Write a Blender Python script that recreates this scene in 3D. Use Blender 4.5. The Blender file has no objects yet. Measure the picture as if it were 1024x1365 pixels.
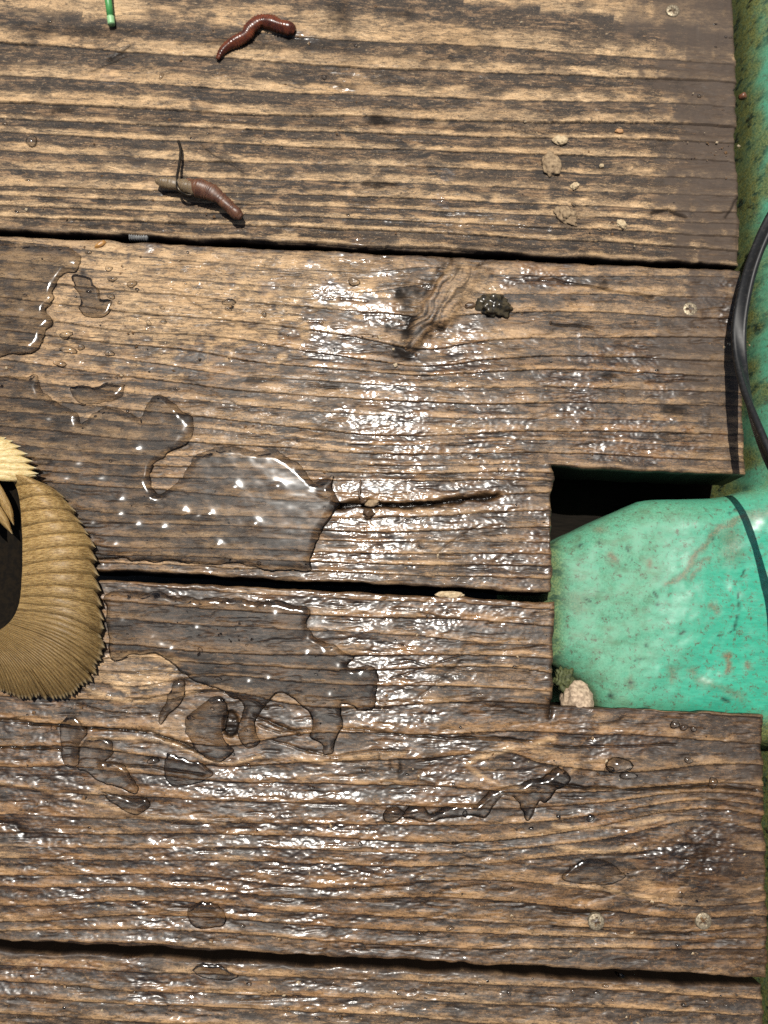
import bpy, math, random
import numpy as np
from mathutils import Matrix, Vector

# ------------------------------------------------------------------ camera, sky, sun, exposure
sc = bpy.context.scene
COL = sc.collection
R = math.radians
TILT, ROLL, DIST, FPX = R(9.0), R(2.75), 0.46, 1100.0
S = 40.0                              # one scene unit is 25 mm, so that thin water still refracts the sun cleanly
sc.unit_settings.scale_length = 1.0 / S
_d = Vector((0, math.sin(TILT), -math.cos(TILT)))
_u0 = Vector((0, math.cos(TILT), math.sin(TILT)))
_r0 = Vector((1, 0, 0))
CR = _r0 * math.cos(ROLL) + _u0 * math.sin(ROLL)
CU = _u0 * math.cos(ROLL) - _r0 * math.sin(ROLL)
CP = -_d * DIST
cam_d = bpy.data.cameras.new('camera')
cam = bpy.data.objects.new('camera', cam_d)
COL.objects.link(cam)
m = Matrix((CR, CU, -_d)).transposed().to_4x4()
m.translation = CP * S
cam.matrix_world = m
cam_d.sensor_fit = 'VERTICAL'
cam_d.sensor_height = 36.0
cam_d.lens = 36.0 * FPX / 1365.0
cam_d.clip_start = 0.4
cam_d.clip_end = 200000
cam_d.dof.use_dof = True
cam_d.dof.focus_distance = 0.455 * S
cam_d.dof.aperture_fstop = 0.17
sc.camera = cam

SUN_EL, SUN_AZ = R(73), R(-14)       # azimuth measured from +y (top of the picture), negative = left
sun_dir = Vector((math.sin(SUN_AZ) * math.cos(SUN_EL), math.cos(SUN_AZ) * math.cos(SUN_EL), math.sin(SUN_EL)))
world = bpy.data.worlds.new('World')
sc.world = world
world.use_nodes = True
wn = world.node_tree
wn.nodes.clear()
sky = wn.nodes.new('ShaderNodeTexSky')
sky.sky_type = 'NISHITA'
sky.sun_disc = False
sky.dust_density = 2.5
sky.sun_elevation = SUN_EL
sky.sun_rotation = SUN_AZ
bg = wn.nodes.new('ShaderNodeBackground')
bg.inputs['Strength'].default_value = 0.062
wo = wn.nodes.new('ShaderNodeOutputWorld')
wn.links.new(sky.outputs[0], bg.inputs[0])
wn.links.new(bg.outputs[0], wo.inputs[0])
sun_d = bpy.data.lights.new('sun', 'SUN')
sun_d.energy = 5.0
sun_d.angle = R(0.53)
sun_d.color = (1.0, 0.955, 0.88)
sun = bpy.data.objects.new('sun', sun_d)
COL.objects.link(sun)
sun.rotation_euler = sun_dir.to_track_quat('Z', 'Y').to_euler()
sun_d.cycles.is_caustics_light = True
sc.view_settings.view_transform = 'Standard'
sc.view_settings.look = 'None'
sc.view_settings.exposure = 0.12
sc.view_settings.gamma = 1.0
sc.cycles.use_denoising = False
sc.cycles.max_bounces = 10
sc.render.filter_size = 1.1
sc.cycles.caustics_reflective = False
sc.cycles.transparent_max_bounces = 12
sc.cycles.sample_clamp_indirect = 1.2

# ------------------------------------------------------------------ helpers
_d3, _r3, _u3, _c3 = (np.array(v) for v in (_d, CR, CU, CP))


def P(px, py, z=0.0):
    """point of the place seen at photo pixel (px, py) on the level z"""
    a = (np.asarray(px, float) - 512.0) / FPX
    b = -(np.asarray(py, float) - 682.5) / FPX
    ray = _d3 + a[..., None] * _r3 + b[..., None] * _u3
    t = (z - _c3[2]) / ray[..., 2]
    return _c3 + t[..., None] * ray


def pix(x, y, z=0.0):
    q = np.stack([x, y, np.zeros_like(x) + z], -1) - _c3
    w = q @ _d3
    return 512.0 + FPX * (q @ _r3) / w, 682.5 - FPX * (q @ _u3) / w


PXM = 0.000418


def hash2(ix, iy, seed):
    h = (ix.astype(np.int64) * 374761393 + iy.astype(np.int64) * 668265263 + seed * 974711) & 0x7fffffff
    h = ((h ^ (h >> 13)) * 1274126177) & 0x7fffffff
    h = ((h ^ (h >> 15)) * 2246822519) & 0x7fffffff
    return ((h ^ (h >> 16)) & 0xffff) / 65535.0


def vnoise(x, y, seed=0):
    ix = np.floor(x); iy = np.floor(y)
    fx = x - ix; fy = y - iy
    fx = fx * fx * fx * (fx * (fx * 6 - 15) + 10); fy = fy * fy * fy * (fy * (fy * 6 - 15) + 10)
    a = hash2(ix, iy, seed); b = hash2(ix + 1, iy, seed)
    c = hash2(ix, iy + 1, seed); d = hash2(ix + 1, iy + 1, seed)
    return (a * (1 - fx) + b * fx) * (1 - fy) + (c * (1 - fx) + d * fx) * fy


def fbm(x, y, seed=0, oct=4, g=0.5):
    s = 0; a = 1; t = 0
    for o in range(oct):
        s = s + a * vnoise(x, y, seed + o * 17); t += a
        a *= g; x = x * 2.03 + 3.1; y = y * 2.03 + 1.7
    return s / t


def sstep(a, b, x):
    t = np.clip((x - a) / (b - a), 0, 1)
    return t * t * (3 - 2 * t)


def seg_dist(X, Y, pts, closed=False):
    best = np.full(X.shape, 1e9)
    n = len(pts)
    for i in range(n if closed else n - 1):
        x0, y0 = pts[i]; x1, y1 = pts[(i + 1) % n]
        dx, dy = x1 - x0, y1 - y0
        t = np.clip(((X - x0) * dx + (Y - y0) * dy) / (dx * dx + dy * dy + 1e-12), 0, 1)
        np.minimum(best, np.hypot(X - x0 - t * dx, Y - y0 - t * dy), out=best)
    return best


def poly_sdf(X, Y, pts):
    """positive inside"""
    d = seg_dist(X, Y, pts, True)
    ins = np.zeros(X.shape, bool)
    n = len(pts)
    for i in range(n):
        x0, y0 = pts[i]; x1, y1 = pts[(i + 1) % n]
        if y0 == y1:
            continue
        c = ((y0 > Y) != (y1 > Y)) & (X < (x1 - x0) * (Y - y0) / (y1 - y0) + x0)
        ins ^= c
    return np.where(ins, d, -d)


def mesh_np(name, V, F, mat, parent=None, smooth=True, attrs=None):
    V = np.asarray(V, np.float32).reshape(-1, 3)
    F = np.asarray(F, np.int32)
    me = bpy.data.meshes.new(name)
    k = F.shape[1]
    me.vertices.add(len(V)); me.vertices.foreach_set('co', V.ravel())
    me.loops.add(F.size); me.loops.foreach_set('vertex_index', F.ravel())
    me.polygons.add(len(F))
    me.polygons.foreach_set('loop_start', np.arange(0, F.size, k, dtype=np.int32))
    me.polygons.foreach_set('use_smooth', np.full(len(F), smooth))
    me.update(calc_edges=True)
    if attrs:
        for an, av in attrs.items():
            a = me.attributes.new(an, 'FLOAT', 'POINT')
            a.data.foreach_set('value', np.asarray(av, np.float32).ravel())
    me.materials.append(mat)
    return link(name, me, parent)


def link(name, me, parent=None):
    o = bpy.data.objects.new(name, me)
    COL.objects.link(o)
    if parent is not None:
        o.parent = parent
    else:
        o.scale = (S, S, S)
    return o


def mesh_py(name, verts, faces, mat, parent=None, smooth=True):
    me = bpy.data.meshes.new(name)
    me.from_pydata([tuple(v) for v in verts], [], faces)
    me.polygons.foreach_set('use_smooth', [smooth] * len(me.polygons))
    me.update()
    me.materials.append(mat)
    return link(name, me, parent)


def tag(o, label, cat, group=None):
    o['label'] = label
    o['category'] = cat
    if group:
        o['group'] = group
    return o


def empty(name, loc=(0, 0, 0)):
    o = bpy.data.objects.new(name, None)
    o.empty_display_size = 0.01
    o.location = Vector(loc) * S
    o.scale = (S, S, S)
    COL.objects.link(o)
    return o


def spline(pts, n):
    """Catmull-Rom through rows of pts"""
    p = np.asarray(pts, float)
    p = np.vstack([2 * p[0] - p[1], p, 2 * p[-1] - p[-2]])
    m_ = len(p) - 3
    t = np.linspace(0, m_ - 1e-6, n)
    i = np.floor(t).astype(int); f = (t - i)[:, None]
    a, b, c, d = p[i], p[i + 1], p[i + 2], p[i + 3]
    return 0.5 * (2 * b + (c - a) * f + (2 * a - 5 * b + 4 * c - d) * f ** 2 + (3 * b - a - 3 * c + d) * f ** 3)


def tube(path, rad, nseg=12, radfn=None, flat=1.0, cap=True):
    """verts, faces of a tapered tube; radfn(i, ang) multiplies the radius"""
    path = np.asarray(path, float); n = len(path)
    T = np.gradient(path, axis=0); T /= np.linalg.norm(T, axis=1)[:, None] + 1e-12
    V = []
    for i in range(n):
        s = np.cross([0, 0, 1.0], T[i])
        if np.linalg.norm(s) < 1e-4:
            s = np.array([1.0, 0, 0])
        s /= np.linalg.norm(s)
        b = np.cross(T[i], s)
        for k in range(nseg):
            a = 2 * math.pi * k / nseg
            r = rad[i] * (radfn(i, a) if radfn else 1.0)
            V.append(path[i] + s * math.cos(a) * r + b * math.sin(a) * r * flat)
    F = []
    for i in range(n - 1):
        for k in range(nseg):
            k2 = (k + 1) % nseg
            F.append((i * nseg + k, i * nseg + k2, (i + 1) * nseg + k2, (i + 1) * nseg + k))
    if cap:
        F.append(tuple(range(nseg - 1, -1, -1)))
        F.append(tuple((n - 1) * nseg + k for k in range(nseg)))
    return V, F


# ------------------------------------------------------------------ node helper
class NT:
    def __init__(self, name):
        self.m = bpy.data.materials.new(name)
        self.m.use_nodes = True
        self.t = self.m.node_tree
        self.t.nodes.clear()
        self.out = self.t.nodes.new('ShaderNodeOutputMaterial')

    def n(self, typ, ins=None, **kw):
        nd = self.t.nodes.new('ShaderNode' + typ)
        for k, v in kw.items():
            setattr(nd, k, v)
        for k, v in (ins or {}).items():
            self.set(nd.inputs[k], v)
        return nd

    def set(self, sock, v):
        if isinstance(v, bpy.types.NodeSocket):
            self.t.links.new(v, sock)
        elif isinstance(v, (tuple, list)) and len(v) == 3 and sock.type == 'RGBA':
            sock.default_value = (*v, 1)
        else:
            sock.default_value = v

    def attr(self, name):
        return self.n('Attribute', attribute_name=name).outputs['Fac']

    def obj(self):
        return self.n('TexCoord').outputs['Object']

    def map(self, vec, scale=(1, 1, 1), rot=(0, 0, 0), loc=(0, 0, 0)):
        return self.n('Mapping', {'Vector': vec, 'Scale': scale, 'Rotation': rot, 'Location': loc}).outputs[0]

    def noise(self, vec, scale=1.0, detail=4.0, rough=0.55, dist=0.0):
        return self.n('TexNoise', {'Vector': vec, 'Scale': scale, 'Detail': detail, 'Roughness': rough,
                                   'Distortion': dist}).outputs['Fac']

    def math(self, op, a, b=0.0, c=0.0, clamp=False):
        nd = self.n('Math', operation=op, use_clamp=clamp)
        for i, v in enumerate((a, b, c)):
            self.set(nd.inputs[i], v)
        return nd.outputs[0]

    def ramp(self, v, a, b, lo=0.0, hi=1.0):
        return self.n('MapRange', {0: v, 1: a, 2: b, 3: lo, 4: hi}, interpolation_type='SMOOTHSTEP').outputs[0]

    def mix(self, f, a, b, blend='MIX'):
        nd = self.n('Mix', data_type='RGBA', blend_type=blend)
        self.set(nd.inputs[0], f); self.set(nd.inputs[6], a); self.set(nd.inputs[7], b)
        return nd.outputs[2]

    def mixf(self, f, a, b):
        nd = self.n('Mix', data_type='FLOAT')
        self.set(nd.inputs[0], f); self.set(nd.inputs[2], a); self.set(nd.inputs[3], b)
        return nd.outputs[0]

    def bump(self, h, dist, strength=1.0, normal=None):
        ins = {'Height': h, 'Distance': dist, 'Strength': strength}
        if normal is not None:
            ins['Normal'] = normal
        return self.n('Bump', ins).outputs[0]

    def bsdf(self, **kw):
        nd = self.n('BsdfPrincipled')
        for k, v in kw.items():
            self.set(nd.inputs[k.replace('_', ' ')], v)
        self.t.links.new(nd.outputs[0], self.out.inputs['Surface'])
        return nd


def simple(name, col, rough=0.6, col2=None, scale=300.0, bump=0.0003, bscale=None, ior=1.45, stretch=(1, 1, 1),
           detail=5.0, lo=0.35, hi=0.65, metallic=0.0, rough2=None, trans=None):
    t = NT(name)
    v = t.map(t.obj(), stretch)
    nz = t.noise(v, scale, detail, 0.6)
    c = t.mix(t.ramp(nz, lo, hi), col, col2 or tuple(x * 0.6 for x in col))
    nb = t.noise(v, bscale or scale * 2.5, 4, 0.6)
    r = t.mixf(nz, rough, rough2 if rough2 is not None else rough)
    kw = dict(Base_Color=c, Roughness=r, IOR=ior, Metallic=metallic)
    if bump:
        kw['Normal'] = t.bump(nb, bump)
    b = t.bsdf(**kw)
    if trans:
        b.inputs['Subsurface Weight'].default_value = trans[0]
        b.inputs['Subsurface Radius'].default_value = trans[1]
        b.inputs['Subsurface Scale'].default_value = trans[2]
    return t.m


# ------------------------------------------------------------------ wood material
def wood_material():
    t = NT('weathered_wet_wood')
    o = t.obj()
    late = t.attr('late'); film = t.attr('film'); dark = t.attr('dark'); grime = t.attr('grime')
    pale = t.attr('pale'); wet = t.attr('wet'); low = t.attr('low')
    fib = t.noise(t.map(o, (45, 620, 1)), 1, 6, 0.66)
    fib2 = t.noise(t.map(o, (160, 1900, 1), (0, 0, R(4))), 1, 4, 0.65)
    blot = t.noise(t.map(o, (48, 130, 1)), 1, 9, 0.72, 0.5)
    blot2 = t.noise(t.map(o, (150, 380, 1), (0, 0, R(-6))), 1, 8, 0.70, 0.5)
    big = t.noise(t.map(o, (14, 26, 1)), 1, 4, 0.6)
    spk = t.noise(o, 1300, 5, 0.75)
    # short crossing fibres and scratches
    hair = t.noise(t.map(o, (55, 420, 1), (0, 0, R(13))), 1, 3, 0.5, 0.6)
    hair = t.ramp(t.math('ABSOLUTE', t.math('SUBTRACT', hair, 0.5)), 0.004, 0.020, 1.0, 0.0)
    hair2 = t.noise(t.map(o, (70, 300, 1), (0, 0, R(-24))), 1, 3, 0.5, 0.7)
    hair2 = t.ramp(t.math('ABSOLUTE', t.math('SUBTRACT', hair2, 0.47)), 0.003, 0.013, 1.0, 0.0)
    hair3 = t.noise(t.map(o, (30, 700, 1), (0, 0, R(2))), 1, 3, 0.6, 0.4)
    hair3 = t.ramp(t.math('ABSOLUTE', t.math('SUBTRACT', hair3, 0.52)), 0.004, 0.022, 1.0, 0.0)
    early = t.mix(t.ramp(fib, 0.38, 0.62), (0.036, 0.023, 0.014), (0.205, 0.122, 0.062))
    early = t.mix(t.ramp(blot2, 0.50, 0.72, 0, 0.6), early, (0.35, 0.235, 0.130))
    tan = t.mix(t.ramp(fib2, 0.38, 0.62), (0.39, 0.250, 0.125), (0.70, 0.490, 0.275))
    tan = t.mix(t.ramp(big, 0.35, 0.7, 0, 0.55), tan, (0.52, 0.320, 0.150))
    lm = t.math('ADD', late, t.math('MULTIPLY', t.math('SUBTRACT', blot2, 0.52), 1.5), clamp=True)
    lm = t.math('MAXIMUM', lm, t.math('MULTIPLY', pale, t.ramp(fib, 0.32, 0.52)))
    c = t.mix(lm, early, tan)
    # mildew: grey-black stain that keeps to the soft early wood
    mm = t.math('ADD', blot, t.math('MULTIPLY', t.math('SUBTRACT', fib2, 0.5), 0.55))
    mm = t.math('ADD', mm, t.math('MULTIPLY', t.math('SUBTRACT', spk, 0.5), 0.3))
    mil = t.math('MULTIPLY', t.ramp(mm, 0.445, 0.535), t.math('SUBTRACT', 1.0, t.math('MULTIPLY', late, 0.68)))
    mil = t.math('MULTIPLY', mil, t.math('SUBTRACT', 1.0, t.math('MULTIPLY', pale, 0.72)))
    c = t.mix(t.math('MULTIPLY', mil, 0.92), c, (0.021, 0.0150, 0.0105))
    c = t.mix(t.math('MULTIPLY', low, 0.8), c, (0.026, 0.019, 0.014))
    hm = t.math('MULTIPLY', t.math('MAXIMUM', t.math('MAXIMUM', hair, hair2), hair3), t.ramp(blot, 0.38, 0.54))
    c = t.mix(t.math('MULTIPLY', hm, 0.8), c, (0.022, 0.017, 0.013))
    ink = t.noise(t.map(o, (85, 300, 1), (0, 0, R(3))), 1, 11, 0.78, 0.3)
    ink2 = t.noise(t.map(o, (22, 70, 1)), 1, 4, 0.6)
    inkm = t.math('MULTIPLY', t.ramp(ink, 0.502, 0.535), t.ramp(ink2, 0.40, 0.54, 0.2, 1.0))
    inkm = t.math('MULTIPLY', inkm, t.math('SUBTRACT', 1.0, t.math('MULTIPLY', lm, 0.55)))
    c = t.mix(t.math('MULTIPLY', inkm, 0.93), c, (0.012, 0.009, 0.007))
    fl2 = t.noise(t.map(o, (260, 620, 1), (0, 0, R(-9))), 1, 8, 0.75, 0.2)
    c = t.mix(t.math('MULTIPLY', t.ramp(fl2, 0.58, 0.63), t.ramp(ink2, 0.40, 0.60, 0.7, 0.3)), c, (0.44, 0.315, 0.185))
    c = t.mix(t.ramp(spk, 0.555, 0.63, 0, 0.7), c, (0.040, 0.029, 0.021))
    c = t.mix(t.ramp(spk, 0.42, 0.35, 0, 0.25), c, (0.46, 0.32, 0.18))
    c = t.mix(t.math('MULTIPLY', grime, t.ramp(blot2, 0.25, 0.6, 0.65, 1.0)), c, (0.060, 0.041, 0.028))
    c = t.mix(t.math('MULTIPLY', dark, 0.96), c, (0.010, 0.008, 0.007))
    wetc = t.mix(1.0, c, (0.50, 0.41, 0.325), 'MULTIPLY')
    c = t.mix(wet, c, wetc)
    fl = t.math('MULTIPLY', film, t.ramp(blot2, 0.36, 0.52, 0.15, 1.0), clamp=True)
    n = t.bump(fib2, 0.0005, 0.9)
    n = t.bump(spk, 0.0003, 0.9, n)
    n = t.bump(t.math('MULTIPLY', hm, -1.0), 0.0004, 0.7, n)
    n = t.bump(t.math('SUBTRACT', fl2, t.math('MULTIPLY', inkm, .3)), 0.0010, 0.8, n)
    h1 = t.noise(t.map(o, (560, 600, 1)), 1, 3, 0.6)
    cn = t.bump(h1, 0.0014, 1.0)
    cn = t.bump(t.noise(o, 1250, 2, 0.5), 0.0011, 1.0, cn)
    t.bsdf(Base_Color=c, Roughness=t.mixf(wet, .72, .42), IOR=1.38, Specular_IOR_Level=t.mixf(dark, .5, .05), Normal=n, Coat_Weight=fl, Coat_IOR=1.48,
           Coat_Roughness=t.ramp(blot, 0.38, 0.6, 0.10, 0.26), Coat_Normal=cn)
    return t.m


WOOD = wood_material()

# ------------------------------------------------------------------ growth rings, cracks, stains and drawn shadows read off the boards
RX1 = [60, 510, 920]
RINGS1 = [[-112, -65, -28], [-60, -9, 36], [18, 53.5, 82], [60.5, 91, 107], [103, 128, 140], [136.5, 156, 165],
          [159, 177, 188], [178, 198, 212], [202, 222, 235], [225, 244, 258], [247, 263, 281], [260, 278, 296],
          [274, 293, 312], [288, 307, 329], [306, 328, 349]]
RX2 = [0, 200, 500, 740, 910]
RINGS2 = [[322, 342, 366, 367, 368], [347, 367, 392, 392, 395], [370, 390, 417, 418, 423], [396, 418, 450, 447, 450],
          [420, 445, 476, 476, 480], [440, 463, 492, 494, 500], [459, 483, 512, 515, 521], [481, 505, 534, 535, 539],
          [505, 527, 554, 557, 562], [528, 548, 578, 574, 577], [546, 565, 591, 586, 593], [567, 586, 603, 603, 610],
          [590, 606, 618, 620, 630], [606, 620, 629, 630, 640], [622, 636, 640, 640, 650], [638, 652, 671, 655, 665],
          [670, 685, 690, 680, 690], [685, 697, 708, 702, 712], [702, 715, 721, 723, 733], [716, 729, 737, 738, 748],
          [727, 739, 751, 754, 764], [738, 750, 764, 770, 780], [750, 760, 780, 790, 800]]
RX3 = [60, 240, 440, 640, 800, 980]
RINGS3 = [[775, 786, 798, 806, 815, 824], [797, 809, 822, 827, 836, 845], [818, 833, 842, 855, 862, 870],
          [852, 872, 874, 874, 884, 892], [880, 890, 892, 893, 905, 915], [905, 912, 912, 913, 925, 935],
          [930, 934, 944, 935, 945, 955], [966, 974, 975, 983, 990, 992], [998, 1003, 1012, 1008, 1020, 1020],
          [1025, 1031, 1044, 1046, 1051, 1051], [1050, 1062, 1072, 1076, 1070, 1068], [1088, 1092, 1099, 1099, 1088, 1082],
          [1112, 1110, 1115, 1123, 1105, 1097], [1130, 1128, 1131, 1137, 1122, 1115], [1146, 1145, 1150, 1153, 1138, 1135],
          [1168, 1164, 1182, 1172, 1185, 1195], [1182, 1182, 1197, 1196, 1212, 1216], [1206, 1200, 1216, 1227, 1236, 1236],
          [1228, 1219, 1234, 1245, 1250, 1250], [1241, 1240, 1253, 1266, 1264, 1265], [1256, 1260, 1278, 1289, 1298, 1305]]
RX4 = [0, 300, 700, 1000]
RINGS4 = [[1262, 1276, 1296, 1312], [1286, 1301, 1315, 1330], [1310, 1326, 1340, 1352], [1330, 1344, 1366, 1378],
          [1352, 1368, 1392, 1405], [1384, 1398, 1420, 1440], [1420, 1436, 1460, 1475], [1465, 1480, 1500, 1515],
          [1520, 1535, 1555, 1570], [1580, 1595, 1612, 1628], [1640, 1655, 1672, 1690], [1700, 1715, 1730, 1745],
          [1760, 1775, 1790, 1805]]

# cracks, and a few cast shadows drawn as dark lines: (points, half width px, darkness, depth mm)
CRACKS_AND_SHADOWS = [
    ([(452, 674), (490, 671), (540, 673), (590, 669), (630, 663), (664, 659)], 3.2, 1.0, 5.0),
    ([(415, 655), (440, 668), (452, 674)], 1.2, .6, 1.0),
    ([(604, 346), (594, 360), (583, 373), (577, 386)], 3.0, .95, 1.6),
    ([(577, 386), (571, 400), (571, 420), (578, 433), (590, 438), (601, 427)], 1.8, .95, 1.6),
    ([(586, 375), (581, 392), (584, 415), (588, 428)], 1.0, .55, .5),
    ([(640, 352), (632, 362)], 1.2, .8, .8), ([(650, 342), (640, 353)], 1.0, .7, .6),
    ([(700, 374), (740, 372), (775, 380), (820, 388), (870, 397)], 1.3, .6, .8),
    ([(735, 432), (770, 434), (790, 436)], 1.5, .7, .8),
    ([(862, 510), (925, 506), (945, 505)], 1.3, .6, .7),
    ([(0, 959), (60, 966), (120, 971), (200, 976), (240, 990), (262, 1002)], 1.8, .9, 1.6),
    ([(0, 995), (50, 998), (80, 1000)], 1.6, .85, 1.4),
    ([(130, 1018), (200, 1022), (270, 1034)], 1.2, .7, .8),
    ([(100, 940), (150, 951), (200, 953)], 1.0, .6, .6),
    ([(130, 896), (200, 897), (250, 896), (320, 901)], 1.1, .65, .7),
    ([(170, 930), (220, 934), (262, 925), (290, 921), (330, 931), (355, 945)], 1.2, .75, .8),
    ([(360, 985), (400, 1000), (450, 1008), (500, 1000), (545, 1002)], 1.1, .6, .6),
    ([(450, 970), (520, 978), (600, 984), (700, 987), (735, 990)], 1.5, .8, 1.0),
    ([(700, 990), (760, 996), (830, 995), (900, 993)], 1.3, .7, .9),
    ([(720, 1043), (780, 1051), (860, 1052), (940, 1048), (1008, 1053)], 1.7, .85, 1.2),
    ([(0, 1094), (20, 1100), (30, 1112)], 5.0, .7, .8),  # broad mark at the left edge: a cast shadow drawn in
    ([(860, 1045), (905, 1055), (960, 1070), (1008, 1088)], 1.0, .5, .5),
    ([(800, 1185), (850, 1198), (880, 1199)], 1.4, .7, .8),
    ([(740, 1215), (780, 1218), (815, 1217)], 2.4, .75, 1.0),
    ([(740, 1236), (850, 1246), (940, 1244), (1010, 1236)], 1.4, .7, .8),
    ([(505, 1005), (505, 1014)], 1.5, .8, .6), ([(520, 1016), (522, 1026)], 1.3, .8, .5), ([(534, 1012), (533, 1030)], 1.6, .85, .6),
    ([(737, 935), (735, 955)], 4.0, .85, 1.0),
    ([(400, 980), (360, 962), (340, 955)], 2.0, .7, 1.0), ([(345, 966), (372, 976), (420, 972)], 1.2, .6, .7),
    ([(585, 735), (612, 715), (640, 700)], 2.0, .5, .3),
    ([(115, 300), (160, 296)], 1.0, .5, .3),
    ([(230, 385), (270, 408), (300, 425), (345, 440)], 1.3, .45, .3),
    ([(195, 500), (250, 505), (300, 530), (340, 552)], 1.0, .4, .2),
    ([(870, 283), (890, 280), (905, 285), (915, 288)], 2.0, .9, 1.0),
    ([(120, 300), (60, 296)], .8, .4, .2), ([(265, 192), (290, 208), (324, 229)], 1.0, .75, .2),  # the second line traces the cast shadow of the hook
    ([(286, 214), (305, 213), (324, 226)], .8, .6, .2),  # rest of the hook's shadow loop, drawn dark on the board
    ([(145, 78), (165, 66), (172, 60)], 2.5, .8, .5), ([(118, 96), (140, 86), (165, 72)], 1.5, .6, .3),
    ([(968, 290), (978, 275), (985, 262)], 1.8, .8, .3),
    ([(985, 160), (985, 200), (983, 330)], 1.0, .3, .3),
    ([(470, 690), (560, 690), (660, 682)], 1.0, .45, .4),
    ([(520, 905), (600, 880), (640, 868), (730, 862)], 1.0, .6, .5), ([(540, 880), (600, 893), (660, 897), (730, 893)], .9, .55, .4),
    ([(560, 930), (590, 905), (615, 880)], 1.6, .5, .3),
    ([(560, 818), (585, 823), (612, 826)], 1.8, .7, .5),
]
# pale, worn curves of hard grain round the knots: (points, half width px, strength)
PALES = [([(108, 906), (118, 892), (140, 880), (172, 873), (205, 874), (232, 884)], 7, .95), ([(108, 908), (124, 922), (152, 931), (186, 934), (226, 930), (262, 922)], 5, .9),
         ([(112, 905), (128, 900), (150, 903)], 9, .8),
         ([(120, 985), (170, 984), (215, 986), (248, 1000), (280, 1016), (310, 1018), (352, 1008)], 3.5, .85), ([(0, 1042), (60, 1054), (130, 1072), (200, 1090), (300, 1098)], 3.5, .7),
         ([(738, 984), (690, 997), (640, 1010), (622, 1020), (640, 1034), (668, 1047), (700, 1053)], 5, .85), ([(760, 1030), (778, 1018), (812, 1010), (850, 1012)], 4, .5),
         ([(740, 1100), (800, 1104), (850, 1098), (885, 1090)], 4, .8), ([(740, 1130), (800, 1136), (850, 1128)], 4, .8), ([(740, 1180), (800, 1184), (850, 1196), (876, 1198)], 4, .75),
         ([(905, 1098), (950, 1102), (990, 1126)], 3, .5), ([(390, 1010), (440, 1016), (490, 1006), (540, 1004)], 3.5, .6), ([(380, 1075), (430, 1062), (470, 1068)], 9, .5)]
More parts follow.
